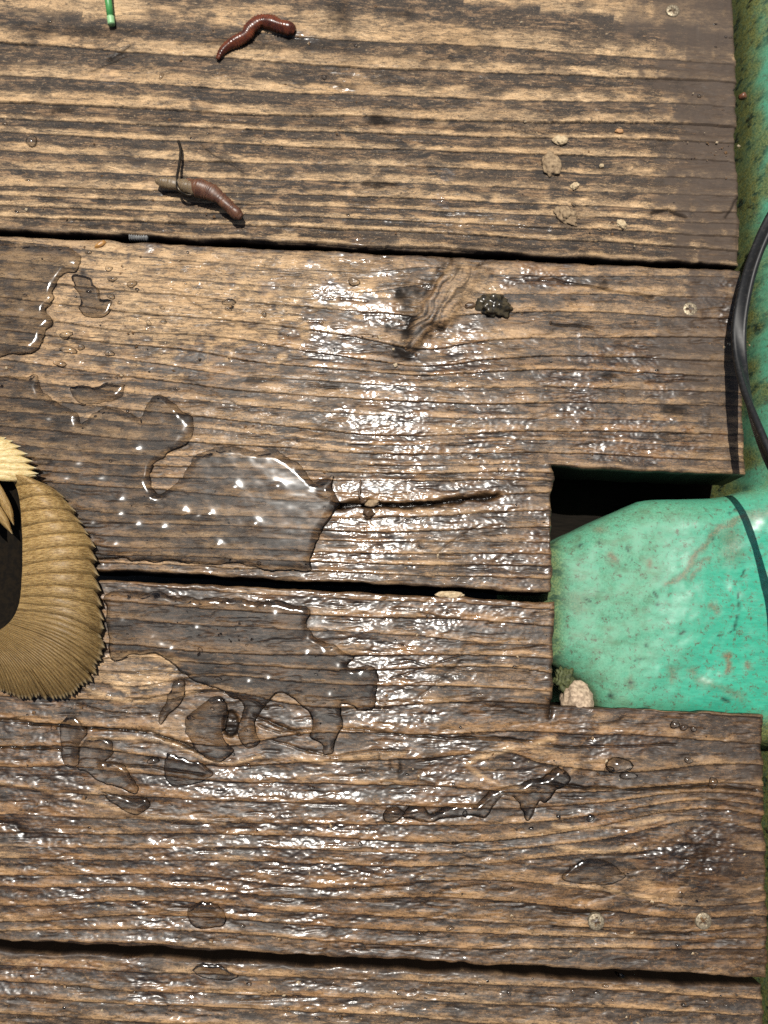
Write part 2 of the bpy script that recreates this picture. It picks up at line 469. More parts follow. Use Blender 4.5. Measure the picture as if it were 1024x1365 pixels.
# soft stains: (cx, cy, rx, ry, dark, pale, film, grime)
BLOBS = [
    # bleached, worn zones
    (200, 400, 280, 90, 0, .95, .08, 0), (120, 450, 180, 50, 0, .5, .2, 0), (330, 345, 220, 24, 0, .8, 0, 0), (620, 385, 45, 40, 0, .75, .2, 0),
    (470, 360, 90, 26, 0, .7, .1, 0), (190, 905, 42, 20, 0, .95, .2, 0), (170, 888, 30, 14, 0, .6, .2, 0), (430, 30, 60, 14, 0, .8, 0, 0),
    (150, 12, 240, 12, 0, .6, 0, 0), (60, 88, 55, 10, 0, .5, .1, 0), (600, 45, 160, 10, 0, .5, 0, 0), (480, 110, 40, 16, 0, .6, .1, 0),
    (640, 450, 90, 14, 0, .5, .2, 0), (690, 818, 60, 12, 0, .6, .8, 0), (560, 815, 60, 10, 0, .5, .8, 0), (230, 970, 40, 18, 0, .55, .4, 0),
    (700, 925, 40, 10, 0, .6, .3, 0), (680, 1010, 60, 22, 0, .35, .9, 0), (850, 1000, 70, 26, 0, .25, .1, 0), (790, 960, 60, 12, 0, .5, .8, 0),
    (800, 420, 60, 12, 0, .45, 0, 0), (780, 465, 60, 10, 0, .4, .1, 0),
    # mildew
    (546, 430, 26, 52, 1.0, 0, .4, 0), (562, 385, 14, 18, .6, 0, .2, 0), (365, 60, 130, 12, .3, 0, 0, 0), (540, 80, 70, 12, .3, 0, 0, 0), (100, 42, 120, 10, .45, 0, 0, 0),
    (455, 22, 18, 22, .55, 0, 0, 0), (535, 18, 24, 8, .6, 0, 0, 0), (610, 55, 70, 14, .35, 0, 0, 0), (505, 245, 34, 5, .85, 0, 0, 0),
    (505, 160, 24, 7, .8, 0, 0, 0), (460, 115, 14, 7, .7, 0, .6, 0), (345, 505, 22, 8, .6, 0, 0, 0), (440, 515, 22, 9, .6, 0, .1, 0), (85, 145, 16, 6, .6, 0, 0, 0),
    (695, 492, 8, 5, .75, 0, .1, 0), (812, 500, 14, 5, .7, 0, .3, 0), (905, 548, 16, 8, .75, 0, .1, 0), (805, 378, 7, 6, .7, 0, .1, 0),
    (290, 55, 60, 6, .45, 0, 0, 0), (300, 960, 12, 18, .7, 0, .2, 0), (205, 1014, 9, 12, .5, 0, .2, 0), (580, 1010, 18, 12, .6, 0, .3, 0), (545, 1028, 16, 10, .55, 0, .3, 0),
    (930, 1140, 30, 26, .55, 0, .9, 0), (265, 540, 60, 22, .3, 0, .1, 0), (690, 935, 90, 16, .35, 0, .1, .2), (700, 960, 30, 30, .2, 0, .1, 0),
    (690, 650, 20, 12, .5, 0, .5, 0), (640, 900, 60, 10, .3, 0, .5, 0),
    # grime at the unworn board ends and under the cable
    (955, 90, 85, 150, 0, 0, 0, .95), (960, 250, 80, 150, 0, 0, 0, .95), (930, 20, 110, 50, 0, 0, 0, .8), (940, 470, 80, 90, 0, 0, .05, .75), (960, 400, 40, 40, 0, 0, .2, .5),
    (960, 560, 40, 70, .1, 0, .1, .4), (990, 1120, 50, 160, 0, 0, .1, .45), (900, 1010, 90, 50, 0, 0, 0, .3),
    # thin films of water that mirror the sun
    (480, 400, 60, 70, 0, 0, 1, 0), (470, 460, 60, 25, 0, 0, .9, 0), (600, 480, 60, 40, 0, .35, 1, 0), (560, 560, 90, 60, 0, .1, 1, 0), (660, 560, 90, 40, 0, 0, .5, 0),
    (810, 530, 90, 60, 0, 0, 1, 0), (860, 590, 110, 25, 0, .15, 1, 0), (720, 372, 60, 16, 0, .2, 1, 0), (670, 700, 90, 90, 0, 0, .85, .2), (500, 720, 90, 70, 0, 0, .8, 0),
    (962, 370, 22, 16, 0, 0, 1, 0), (970, 420, 16, 26, 0, .2, .8, 0), (560, 650, 160, 22, 0, 0, .7, 0), (600, 815, 150, 25, 0, .1, .9, 0), (520, 880, 70, 60, 0, 0, .7, 0),
    (630, 1040, 110, 50, 0, 0, 1, 0), (540, 960, 80, 40, 0, 0, .8, 0), (450, 1140, 110, 100, 0, .1, 1, 0), (250, 1180, 240, 70, 0, .1, 1, 0), (120, 1090, 150, 60, 0, 0, .8, 0),
    (80, 1010, 120, 60, 0, 0, .6, 0), (300, 1060, 140, 40, 0, 0, .9, 0), (910, 1130, 70, 60, 0, .1, 1, 0), (830, 1085, 60, 30, 0, .2, .7, 0), (790, 985, 90, 35, 0, 0, .9, 0),
    (150, 1310, 200, 30, 0, .1, .9, 0), (420, 1320, 200, 30, 0, 0, .5, 0), (60, 690, 120, 80, 0, 0, .8, 0), (300, 790, 200, 20, 0, .2, 1, 0),
    (200, 290, 20, 40, 0, 0, .8, 0), (150, 120, 12, 30, 0, .2, .6, 0), (335, 15, 40, 20, 0, 0, .9, 0), (385, 50, 30, 12, 0, 0, .9, 0), (595, 235, 10, 8, 0, 0, 1, 0), (590, 270, 14, 8, 0, 0, 1, 0),
    (760, 1160, 40, 14, 0, 0, .8, 0), (650, 300, 90, 25, 0, .2, .3, 0), (820, 1240, 40, 16, 0, .1, .6, 0),
]

# outlines of standing water (photo pixels on the deck)
PUDDLES = [
    ('A', [(-60, 312), (0, 318), (30, 322), (60, 326), (95, 333), (107, 350), (104, 362), (88, 364), (78, 378), (72, 390), (76, 400),
           (64, 412), (68, 430), (62, 442), (52, 464), (36, 475), (10, 474), (-60, 476)], 5.2, 2.0,
     'still water puddle at the left edge just below the uppermost gap'),
    ('B', [(-60, 505), (10, 500), (46, 503), (65, 530), (102, 552), (106, 566), (140, 546), (170, 551), (186, 560), (200, 536),
           (217, 526), (240, 545), (257, 566), (246, 595), (212, 615), (200, 640), (207, 657), (228, 652), (250, 630), (262, 608),
           (300, 598), (370, 604), (398, 620), (415, 645), (432, 640), (446, 634), (443, 652), (450, 672), (432, 700), (420, 722),
           (410, 746), (402, 760), (300, 752), (130, 744), (-60, 736)], 5.2, 2.1,
     'largest water puddle, spreading right from the fan-shaped fin to the long crack'),
    ('S', [(92, 516), (128, 512), (165, 514), (164, 530), (140, 538), (118, 540), (104, 538)], 3.5, 1.3,
     'small shallow water film just above the largest puddle, on the pale second board'),
    ('C', [(150, 790), (260, 796), (380, 803), (412, 815), (410, 840), (440, 862), (470, 874), (466, 888), (499, 892), (502, 914),
           (495, 948), (455, 940), (455, 966), (446, 980), (441, 1004), (432, 1003), (428, 988), (412, 979), (416, 958), (398, 936),
           (372, 924), (354, 938), (340, 962), (344, 985), (330, 996), (318, 980), (326, 950), (316, 930), (285, 916), (262, 908),
           (240, 890), (215, 876), (180, 872), (150, 878), (146, 850), (142, 815)], 4.6, 1.8,
     'water puddle with a square right end below the second gap, dripping towards the knot'),
    ('K', [(246, 965), (262, 945), (284, 932), (298, 936), (302, 950), (297, 972), (303, 992), (312, 1004), (296, 1014), (280, 1012), (258, 998)], 3.6, 1.3,
     'dark water film lying left of the knot hole'),
    ('L', [(222, 1004), (246, 1010), (275, 1022), (284, 1030), (262, 1042), (236, 1046), (220, 1034)], 3.0, 1.1,
     'small water film below and left of the knot'),
    ('M', [(232, 905), (242, 905), (244, 922), (238, 936), (224, 952), (212, 966), (210, 952), (222, 934), (226, 918)], 2.6, 1.2,
     'thin trickle of water crossing the end of the pale oval patch'),
    ('G', [(112, 992), (124, 984), (142, 988), (150, 1004), (136, 1016), (160, 1020), (172, 1032), (182, 1052), (176, 1058), (150, 1048), (122, 1032), (106, 1022)], 3.0, 1.4,
     'glossy water puddle with a rounded left end on the third board, left of the knot'),
    ('N', [(134, 1058), (150, 1062), (176, 1066), (197, 1068), (194, 1084), (182, 1088), (158, 1078)], 2.8, 1.2,
     'narrow water film one growth ring below the round-ended puddle'),
    ('V', [(78, 962), (104, 958), (114, 974), (106, 996), (104, 1018), (88, 1020), (80, 996)], 3.0, 1.1,
     'upright dark water film below the fin, left of the round-ended puddle'),
    ('E', [(540, 1080), (557, 1075), (577, 1085), (600, 1076), (628, 1074), (637, 1068), (650, 1058), (672, 1050), (690, 1048), (706, 1042), (732, 1032), (747, 1025), (757, 1042),
           (738, 1056), (726, 1070), (716, 1068), (712, 1084), (704, 1092), (698, 1078), (684, 1064), (668, 1062), (656, 1074), (650, 1088), (628, 1086),
           (606, 1092), (580, 1092), (542, 1090)], 3.4, 1.9,
     'bulging water streak winding along the middle of the third board'),
    ('F', [(750, 1164), (768, 1152), (792, 1148), (812, 1152), (832, 1170), (816, 1178), (782, 1178), (760, 1172)], 3.0, 1.3,
     'small dark water puddle above the cross-head screw on the third board'),
    ('H', [(250, 1216), (274, 1206), (298, 1214), (297, 1234), (264, 1237)], 2.8, 1.1,
     'small water film just above the lowest gap'),
    ('I', [(258, 1294), (272, 1286), (294, 1288), (318, 1299), (300, 1304), (270, 1302)], 2.6, 1.1,
     'small water film below the lowest gap'),
    ('J', [(514, 1082), (520, 1074), (532, 1075), (537, 1084), (530, 1092), (518, 1091)], 2.6, 1.6,
     'round shiny water bead left of the winding water streak'),
    ('T', [(100, 366), (118, 372), (130, 384), (134, 398), (146, 400), (146, 412), (136, 420), (116, 418), (106, 408), (108, 394), (98, 380)], 2.6, 1.0,
     'small water film on the second board just right of the uppermost puddle'),
    ('Q', [(345, 900), (352, 890), (372, 884), (380, 896), (370, 906), (356, 916), (344, 918)], 2.2, 1.1, None),
]
PUDDLES = [(p[0], [tuple(q) for q in spline(p[1][-1:] + p[1] + p[1][:2], 5 * (len(p[1]) + 2) + 1)[5:5 * (len(p[1]) + 1) + 1]], p[2], p[3], p[4]) for p in PUDDLES if p[4]]


def puddle_sdf(U, V, poly):
    wx = (fbm(U / 26, V / 26, 311, 3) - .5) * 12
    wy = (fbm(U / 26, V / 26, 377, 3) - .5) * 12
    return poly_sdf(U + wx, V + wy, poly)


# ------------------------------------------------------------------ boards
KNOTS = [(285, 962, 95, 52, .85), (925, 1138, 90, 62, .85), (690, 1012, 80, 36, .8), (850, 1012, 95, 34, .75), (570, 415, 60, 55, .6), (185, 903, 62, 28, .85),
         (420, 35, 130, 22, .6), (90, 1030, 60, 26, .6), (660, 905, 110, 20, .5), (330, 470, 120, 30, .45), (760, 430, 90, 22, .4)]
# torn, lifted flakes of grain: outline, height mm, grain direction
FLAKES = [([(600, 343), (668, 344), (658, 370), (640, 392), (622, 416), (602, 438), (580, 436), (567, 454), (550, 470), (539, 460), (548, 430), (562, 400), (577, 376), (591, 356)], 1.9, (-.5, .87))]


def ring_field(U, V, rx, rings, seed):
    rings = np.asarray(rings, float)
    Vw = V + (fbm(U / 170, V / 60, seed, 2) - .5) * 6 + (fbm(U / 40, V / 14, seed + 5, 2) - .5) * 1.1
    for (cx, cy, rx_, ry_, st) in KNOTS:
        dy = Vw - cy
        Vw = Vw - dy * st * np.exp(-((U - cx) / rx_) ** 2 - (dy / ry_) ** 2)
    u = U[0]
    ext = np.linspace(-400, 1500, 96)
    curves = []
    for k in range(len(rings)):
        pts = np.column_stack([rx, rings[k]])
        s = spline(pts, 60)
        lo = (s[1, 1] - s[0, 1]) / (s[1, 0] - s[0, 0]); hi = (s[-1, 1] - s[-2, 1]) / (s[-1, 0] - s[-2, 0])
        lo = .6 * lo + .4 * .05; hi = .6 * hi + .4 * .05
        y = np.interp(ext, s[:, 0], s[:, 1])
        y = np.where(ext < s[0, 0], s[0, 1] + (ext - s[0, 0]) * lo, y)
        y = np.where(ext > s[-1, 0], s[-1, 1] + (ext - s[-1, 0]) * hi, y)
        curves.append(y)
    C = np.array(curves)
    for k in range(1, len(C)):
        C[k] = np.maximum(C[k], C[k - 1] + 7)
    ph = np.empty_like(U)
    kk = np.arange(len(C), dtype=float)
    for j in range(U.shape[1]):
        cu = np.array([np.interp(U[U.shape[0] // 2, j], ext, C[k]) for k in range(len(C))])
        col = np.interp(Vw[:, j], cu, kk)
        over = Vw[:, j] > cu[-1]
        col[over] = kk[-1] + (Vw[over, j] - cu[-1]) / 34.0
        under = Vw[:, j] < cu[0]
        col[under] = kk[0] - (cu[0] - Vw[under, j]) / 44.0
        ph[:, j] = col
    return ph


def board(name, deck, x0, x1, y0, y1, rx, rings, amp, seed, paleb, filmb, notch=None, latew=0.5, thick=0.032, coarse=False, wetb=.2):
    """one deck board; notch = (x from, y from, y to) cut out of its right end"""
    fx, fy = (0.00075, 0.00043) if not coarse else (0.006, 0.003)
    def axis(a, b, step, f0, f1, marks):
        pts = []
        if a < f0:
            pts += list(np.arange(a, f0, 0.004))
        pts += list(np.arange(max(a, f0), min(b, f1), step))
        if b > f1:
            pts += list(np.arange(max(f1, a), b, 0.004))
        pts.append(b)
        pts = np.array(pts)
        for mk in marks:
            if a < mk < b:
                pts[np.argmin(abs(pts - mk))] = mk
        return np.unique(pts)
    xs = axis(x0, x1, fx, -0.228, 0.225, [notch[0]] if notch else [])
    ys = axis(y0, y1, fy, -0.305, 0.295, [notch[1], notch[2]] if notch else [])
    X, Y = np.meshgrid(xs, ys[::-1])
    U, V = pix(X, Y)
    # distance to the outline
    de = np.minimum(np.minimum(X - x0, x1 - X), np.minimum(Y - y0, y1 - Y))
    if notch:
        nx, ny0, ny1 = notch
        dxn = np.maximum(nx - X, 0); dyn = np.maximum(np.maximum(ny0 - Y, Y - ny1), 0)
        de = np.minimum(de, np.where((dxn > 0) | (dyn > 0), np.hypot(dxn, dyn), -1e-3))
    de = np.maximum(de, 0)
    ph = ring_field(U, V, rx, rings, seed)
    k = np.floor(ph); f = ph - k
    kv = hash2(k, k * 0 + 3, seed)
    # knots push the rings aside: swirl zone on board two, knot on board three
    along = fbm(U / 110, k * 7.3, seed + 1, 3)
    wid = latew + .22 * (kv - .5) + .30 * (along - .5)
    al2 = fbm(U / 55, k * 5.7 + 2, seed + 3, 3)
    late = sstep(wid - .22, wid + .14, f) * (0.40 + .60 * sstep(.30, .58, al2))
    late = np.clip(late + .35 * sstep(.55, .75, fbm(U / 70, V / 22, seed + 4, 4)), 0, 1)
    late = np.maximum(late, sstep(.74, .90, f) * (.55 + .45 * sstep(.25, .5, al2)))
    low = np.exp(-(f / .065) ** 2) * (.65 + .35 * sstep(.3, .6, fbm(U / 60, k * 3.1, seed + 2, 2)))
    rampf = sstep(0.05, .92, f) * .75 + .25 * sstep(wid - .25, wid + .1, f)
    A = amp * .8 * (.25 + 1.2 * kv) * (.35 + 1.3 * along)
    # the step down after the crest takes about half a millimetre
    spacing = np.abs(np.gradient(ph, axis=0)) + 1e-6
    z = -A * (1 - rampf)
    z = z - .00028 * (fbm(U / 22, V / 12, seed + 9, 4) - .5) * 2
    z = z - .0004 * sstep(.54, .75, fbm(U / 30, V / 7, seed + 11, 3))
    z = z - .0006 * (fbm(U / 160, V / 90, seed + 14, 2) - .5) * 2
    dark = np.zeros_like(U); pale = np.full_like(U, paleb); film = np.full_like(U, filmb); grime = np.zeros_like(U)
    jx = (fbm(U / 14, V / 14, seed + 20, 3) - .5)
    jy = (fbm(U / 14, V / 14, seed + 21, 3) - .5)
    for (cx, cy, rx_, ry_, bd, bp, bf, bgm) in BLOBS:
        if cy + 2 * ry_ < V.min() or cy - 2 * ry_ > V.max():
            continue
        g = np.exp(-(((U - cx) / rx_ + jx * 1.5) ** 2 + ((V - cy) / ry_ + jy * 1.5) ** 2) * 1.1)
        if bd: dark = np.maximum(dark, bd * sstep(.15, .8, g + jx * .5))
        if bp: pale = np.maximum(pale, bp * sstep(.15, .7, g))
        if bf: film = np.maximum(film, bf * sstep(.12, .6, g + jy * .35))
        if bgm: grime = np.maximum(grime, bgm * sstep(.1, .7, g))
    pat = fbm(U / 75 + 3, V / 30, seed + 81, 4)
    film *= .12 + .88 * sstep(.37, .50, pat)
    film *= 1 - .85 * dark
    dark *= (1 - .45 * late)
    wx = U + (fbm(U / 26, V / 18, seed + 31, 3) - .5) * 5
    wy = V + (fbm(U / 26, V / 18, seed + 32, 3) - .5) * 5
    for (pts, hw, dk, dep) in CRACKS_AND_SHADOWS:
        a = np.array(pts)
        pad = 30
        if a[:, 1].max() + pad < V.min() or a[:, 1].min() - pad > V.max():
            continue
        sel = (U > a[:, 0].min() - pad) & (U < a[:, 0].max() + pad) & (V > a[:, 1].min() - pad) & (V < a[:, 1].max() + pad)
        if not sel.any():
            continue
        dd = seg_dist(wx[sel], wy[sel], pts)
        tap = .55 + .9 * vnoise(U[sel] / 9, V[sel] / 9, 77)
        g = np.exp(-(dd / (hw * tap)) ** 2)
        dark[sel] = np.maximum(dark[sel], dk * g)
        z[sel] -= dep * .001 * g
    for (pts, hw, st) in PALES:
        a = np.array(pts)
        sel = (U > a[:, 0].min() - 30) & (U < a[:, 0].max() + 30) & (V > a[:, 1].min() - 30) & (V < a[:, 1].max() + 30)
        if not sel.any():
            continue
        g = np.exp(-(seg_dist(wx[sel], wy[sel], pts) / hw) ** 2) * st
        pale[sel] = np.maximum(pale[sel], g); late[sel] = np.maximum(late[sel], g)
        dark[sel] *= 1 - .8 * g; low[sel] *= 1 - g
        z[sel] += .0004 * g
    wet = np.clip(film * .55 + wetb * (.55 + .9 * fbm(U / 130, V / 60, seed + 61, 3)) * (1 - .9 * pale), 0, 1)
    for (pn, poly, w, ht, lab) in PUDDLES:
        a = np.array(poly)
        if a[:, 1].max() + 50 < V.min() or a[:, 1].min() - 50 > V.max():
            continue
        sel = (U > a[:, 0].min() - 50) & (U < a[:, 0].max() + 50) & (V > a[:, 1].min() - 50) & (V < a[:, 1].max() + 50)
        if not sel.any():
            continue
        s = puddle_sdf(U[sel], V[sel], poly)
        wet[sel] = np.maximum(wet[sel], (.38 if abs(ht) > 1.7 else .5) * sstep(-46, 4, s + 26 * (fbm(U[sel] / 40, V[sel] / 16, 79, 3) - .5)))
        film[sel] *= 1 - sstep(-3, 1, s)
        z[sel] -= .0007 * sstep(-4, 12, s)
        pale[sel] *= 1 - .3 * sstep(-3, 6, s)
    # the swirl of torn grain beside the dark clod, and the open knot
    for (fp, fh, (gx, gy)) in FLAKES:
        a = np.array(fp)
        sel = (U > a[:, 0].min() - 30) & (U < a[:, 0].max() + 30) & (V > a[:, 1].min() - 30) & (V < a[:, 1].max() + 30)
        if not sel.any():
            continue
        us_, vs_ = wx[sel], wy[sel]
        sd = poly_sdf(us_, vs_, fp)
        bx_ = us_ + 26 * (fbm(us_ / 30, vs_ / 30, 44, 2) - .5) + .004 * (vs_ - 390) ** 2; al_ = bx_ * gx + vs_ * gy; ac_ = bx_ * gy - vs_ * gx
        fibn = fbm(ac_ / 3.6, al_ / 45, 43, 4)
        m_ = sstep(-3, 8 + 26 * sstep(585, 640, us_), sd)
        z[sel] = z[sel] * (1 - m_) + m_ * .001 * (fh * (.55 + .45 * sstep(0, 18, sd)) + 1.0 * (fibn - .5))
        late[sel] = late[sel] * (1 - m_) + m_ * (.35 + .35 * sstep(.36, .62, fibn))
        low[sel] *= 1 - m_
        film[sel] *= 1 - .7 * m_
        dark[sel] = dark[sel] * (1 - m_) + m_ * .7 * sstep(.44, .32, fibn)
        dark[sel] = np.maximum(dark[sel], .85 * sstep(-10, -1, sd) * (1 - m_) * sstep(600, 580, us_) * sstep(.3, .6, fbm(us_ / 8, vs_ / 8, 45, 2)))
    kn = np.hypot((U - 307) / 11, (V - 965) / 17)
    z -= .0022 * sstep(1.15, .85, kn)
    dark = np.maximum(dark, .9 * sstep(1.1, .9, kn) * (.7 + .5 * fbm(U / 5, V / 5, 51, 3)))
    late *= 1 - sstep(1.2, .9, kn); pale *= 1 - sstep(1.2, .9, kn)
    kr = np.hypot((U - 925) / 60, (V - 1140) / 45)
    kg = sstep(1.3, .4, kr)
    z += .0011 * kg * (fbm(U / 6, V / 6, 57, 3) - .5) + .0006 * kg
    late *= 1 - .8 * kg; low *= 1 - .9 * kg
    gr_ = vnoise(U / 2.9, V / 2.6, seed + 71) - .5 + .6 * (vnoise(U / 6.3, V / 5.2, seed + 72) - .5)
    z += gr_ * (.00010 + .00022 * film) * (1 - .6 * pale)
    # worn, splintered edges
    er = .0016 * (.5 + 1.1 * fbm(U / 24, V / 24, seed + 41, 3))
    q = np.clip(1 - de / er, 0, 1)
    z -= er * (1 - np.sqrt(np.maximum(0, 1 - q * q))) * .9
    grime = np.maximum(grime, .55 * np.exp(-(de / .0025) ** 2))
    dark = np.clip(dark, 0, 1)
    jit = np.exp(-de / .004)
    X2 = X + jit * .0018 * (fbm(U / 20, V / 20, seed + 51, 3) - .5) * 2
    Y2 = Y + jit * .0013 * (fbm(U / 34, V / 20, seed + 52, 3) - .5) * 2
    ny, nxn = X.shape
    idx = np.arange(ny * nxn).reshape(ny, nxn)
    keep = np.ones((ny - 1, nxn - 1), bool)
    if notch:
        xc = .5 * (X[:-1, :-1] + X[1:, 1:]); yc = .5 * (Y[:-1, :-1] + Y[1:, 1:])
        keep = ~((xc > nx) & (yc > ny0) & (yc < ny1))
    F = np.stack([idx[1:, :-1], idx[1:, 1:], idx[:-1, 1:], idx[:-1, :-1]], -1)[keep]
    N = ny * nxn
    E = np.concatenate([F[:, [i, (i + 1) % 4]] for i in range(4)])
    key = np.minimum(E[:, 0], E[:, 1]).astype(np.int64) * N + np.maximum(E[:, 0], E[:, 1])
    _, inv, cnt = np.unique(key, return_inverse=True, return_counts=True)
    B = E[cnt[inv] == 1]
    bv = np.unique(B)
    remap = np.full(N, -1); remap[bv] = N + np.arange(len(bv))
    VV = np.stack([X2, Y2, z], -1).reshape(-1, 3)
    mid = VV[bv].copy(); mid[:, 2] -= .0035
    bot = VV[bv].copy(); bot[:, 2] = -thick
    nb_ = len(bv)
    SF = np.stack([B[:, 1], B[:, 0], remap[B[:, 0]], remap[B[:, 1]]], -1)
    SF2 = np.stack([remap[B[:, 1]], remap[B[:, 0]], remap[B[:, 0]] + nb_, remap[B[:, 1]] + nb_], -1)
    VV = np.vstack([VV, mid, bot]); F = np.vstack([F, SF, SF2])
    used = np.zeros(len(VV), bool); used[F.ravel()] = True
    nid = np.cumsum(used) - 1
    def ex(a, fill):
        return np.concatenate([a.ravel(), np.full(2 * len(bv), fill)])[used]
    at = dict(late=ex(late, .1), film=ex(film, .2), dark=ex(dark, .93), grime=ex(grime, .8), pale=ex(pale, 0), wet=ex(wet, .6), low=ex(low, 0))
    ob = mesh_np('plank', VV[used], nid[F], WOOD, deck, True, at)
    ob.cycles.is_caustics_receiver = True
    return ob


def yline(px, py):
    return float(P(px, py)[1])


def xline(px, py):
    return float(P(px, py)[0])


deck = empty('wooden_deck')
deck['kind'] = 'structure'
XL = -0.42
g1t, g1b = yline(512, 329.5), yline(512, 338.0)      # gap one
g2t, g2b = yline(480, 777.5), yline(480, 790.0)
g3t, g3b = yline(512, 1279.5), yline(512, 1292.0)
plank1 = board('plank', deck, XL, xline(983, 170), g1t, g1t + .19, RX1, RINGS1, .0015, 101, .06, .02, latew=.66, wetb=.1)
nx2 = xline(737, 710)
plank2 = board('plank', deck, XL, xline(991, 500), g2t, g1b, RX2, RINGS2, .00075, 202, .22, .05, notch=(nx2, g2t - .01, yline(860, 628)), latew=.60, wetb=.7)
plank3 = board('plank', deck, XL, xline(1021, 1120), g3t, g2b, RX3, RINGS3, .0009, 303, .14, .10, notch=(xline(738, 860), yline(870, 946), g2b + .01), latew=.66, wetb=.9)
plank4 = board('plank', deck, XL, xline(1019, 1330), g3b - .19, g3b, RX4, RINGS4, .0008, 404, .2, .12, latew=.6, wetb=.7)
board('plank', deck, XL, xline(983, 170), g1t + .195, g1t + .385, RX4, RINGS4, .0008, 505, .2, .1, coarse=True)

# a beam added under the boards, near black to keep the notch void dark
jm = simple('void_black', (0.006, 0.005, 0.004), .8, (0.010, 0.008, 0.006), 120, .002, stretch=(1, 8, 8), ior=1.12)
ja, jb = P(640, 760, 0), P(1030, 560, 0)
jv = [(x, y, z) for z in (-.13, -.06) for (x, y) in ((ja[0], ja[1]), (jb[0], ja[1]), (jb[0], jb[1]), (ja[0], jb[1]))]
mesh_py('added_void_beam', jv, [(4, 5, 6, 7), (0, 1, 5, 4), (1, 2, 6, 5), (2, 3, 7, 6), (3, 0, 4, 7), (3, 2, 1, 0)], jm, deck, False)

# the water far below the deck
sea_t = NT('dark_sea_water')
sea_t.bsdf(Base_Color=(0.003, 0.005, 0.005), Roughness=0.45, IOR=1.33,
           Normal=sea_t.bump(sea_t.noise(sea_t.obj(), 14, 4, .5), .01))
sea = mesh_py('sea', [(-900, -900, -.42), (900, -900, -.42), (900, 900, -.42), (-900, 900, -.42)], [(0, 1, 2, 3)], sea_t.m)
sea['kind'] = 'structure'

# ------------------------------------------------------------------ standing water
wt = NT('clear_water')
rf_ = wt.n('BsdfRefraction', {'Color': (0.99, 0.985, 0.97), 'Roughness': 0.0, 'IOR': 1.333})
gs_ = wt.n('BsdfGlossy', {'Color': (1, 1, 1), 'Roughness': 0.13})
fr_ = wt.n('Fresnel', {'IOR': 1.333})
mx_ = wt.n('MixShader', {0: fr_.outputs[0], 1: rf_.outputs[0], 2: gs_.outputs[0]})
wt.t.links.new(mx_.outputs[0], wt.out.inputs['Surface'])
WATER = wt.m


# small swellings of the water over fibres and grit, where it catches the sun
RIPPLES = [(100, 620), (84, 640), (158, 668), (157, 688), (200, 665), (243, 682), (215, 705), (278, 688), (312, 651), (290, 728), (245, 750), (262, 690), (180, 702), (150, 728),
           (435, 655), (232, 548), (152, 526), (92, 350), (24, 413), (57, 438), (37, 462), (10, 366), (200, 852), (212, 862), (226, 868), (306, 799), (328, 805), (351, 806),
           (278, 800), (409, 874), (432, 872), (451, 892), (481, 903), (357, 908), (330, 912), (236, 912), (366, 822), (747, 1036), (630, 1078), (590, 1085), (525, 1082),
           (733, 1046), (160, 1042), (140, 1030), (180, 1080), (130, 640), (120, 700), (340, 700), (370, 650), (60, 560), (30, 620), (180, 600), (260, 840), (160, 830), (440, 930), (800, 1160), (270, 980), (120, 1000)]


def puddle(key, poly, w, ht, lab):
    a = np.array(poly, float)
    st = 1.35
    us = np.arange(a[:, 0].min() - 14, a[:, 0].max() + 14, st)
    vs = np.arange(a[:, 1].min() - 14, a[:, 1].max() + 14, st)
    U, V = np.meshgrid(us, vs)
    s = puddle_sdf(U, V, poly) * PXM * 1000          # mm inside
    q = np.clip(1 - (s + .8) / w, 0, 1)
    hh = ht * 1.35 * np.sqrt(np.maximum(0, 1 - q ** 2.0))
    hh = hh + (.22 * (fbm(U / 60, V / 60, 71, 2) - .5) + .13 * (fbm(U / 15, V / 11, 73, 2) - .5)) * sstep(0, w, s)
    for (gx, gy) in RIPPLES:
        g = np.exp(-((U - gx) ** 2 + ((V - gy) * 1.2) ** 2) / (2 * 6.0 ** 2))
        hh = hh + .50 * g * sstep(-.5, w * .6, s)
    z = -.0012 + hh * .001
    z = np.where(s < -.8, -.0012 + (s + .8) * .002, z)
    W = P(U, V, 0.0)
    W[..., 2] = z
    idx = np.arange(U.size).reshape(U.shape)
    keep = (s[:-1, :-1] > -1.6) & (s[1:, 1:] > -1.6) & (s[:-1, 1:] > -1.6) & (s[1:, :-1] > -1.6)
    F = np.stack([idx[1:, :-1], idx[1:, 1:], idx[:-1, 1:], idx[:-1, :-1]], -1)[keep]
    used = np.zeros(U.size, bool); used[F.ravel()] = True
    nid = np.cumsum(used) - 1
    o = mesh_np('puddle', W.reshape(-1, 3)[used], nid[F], WATER)
    o.cycles.is_caustics_caster = True
    tag(o, lab, 'puddle', 'water lying on the boards')
    return o


for p_ in PUDDLES:
    puddle(*p_)


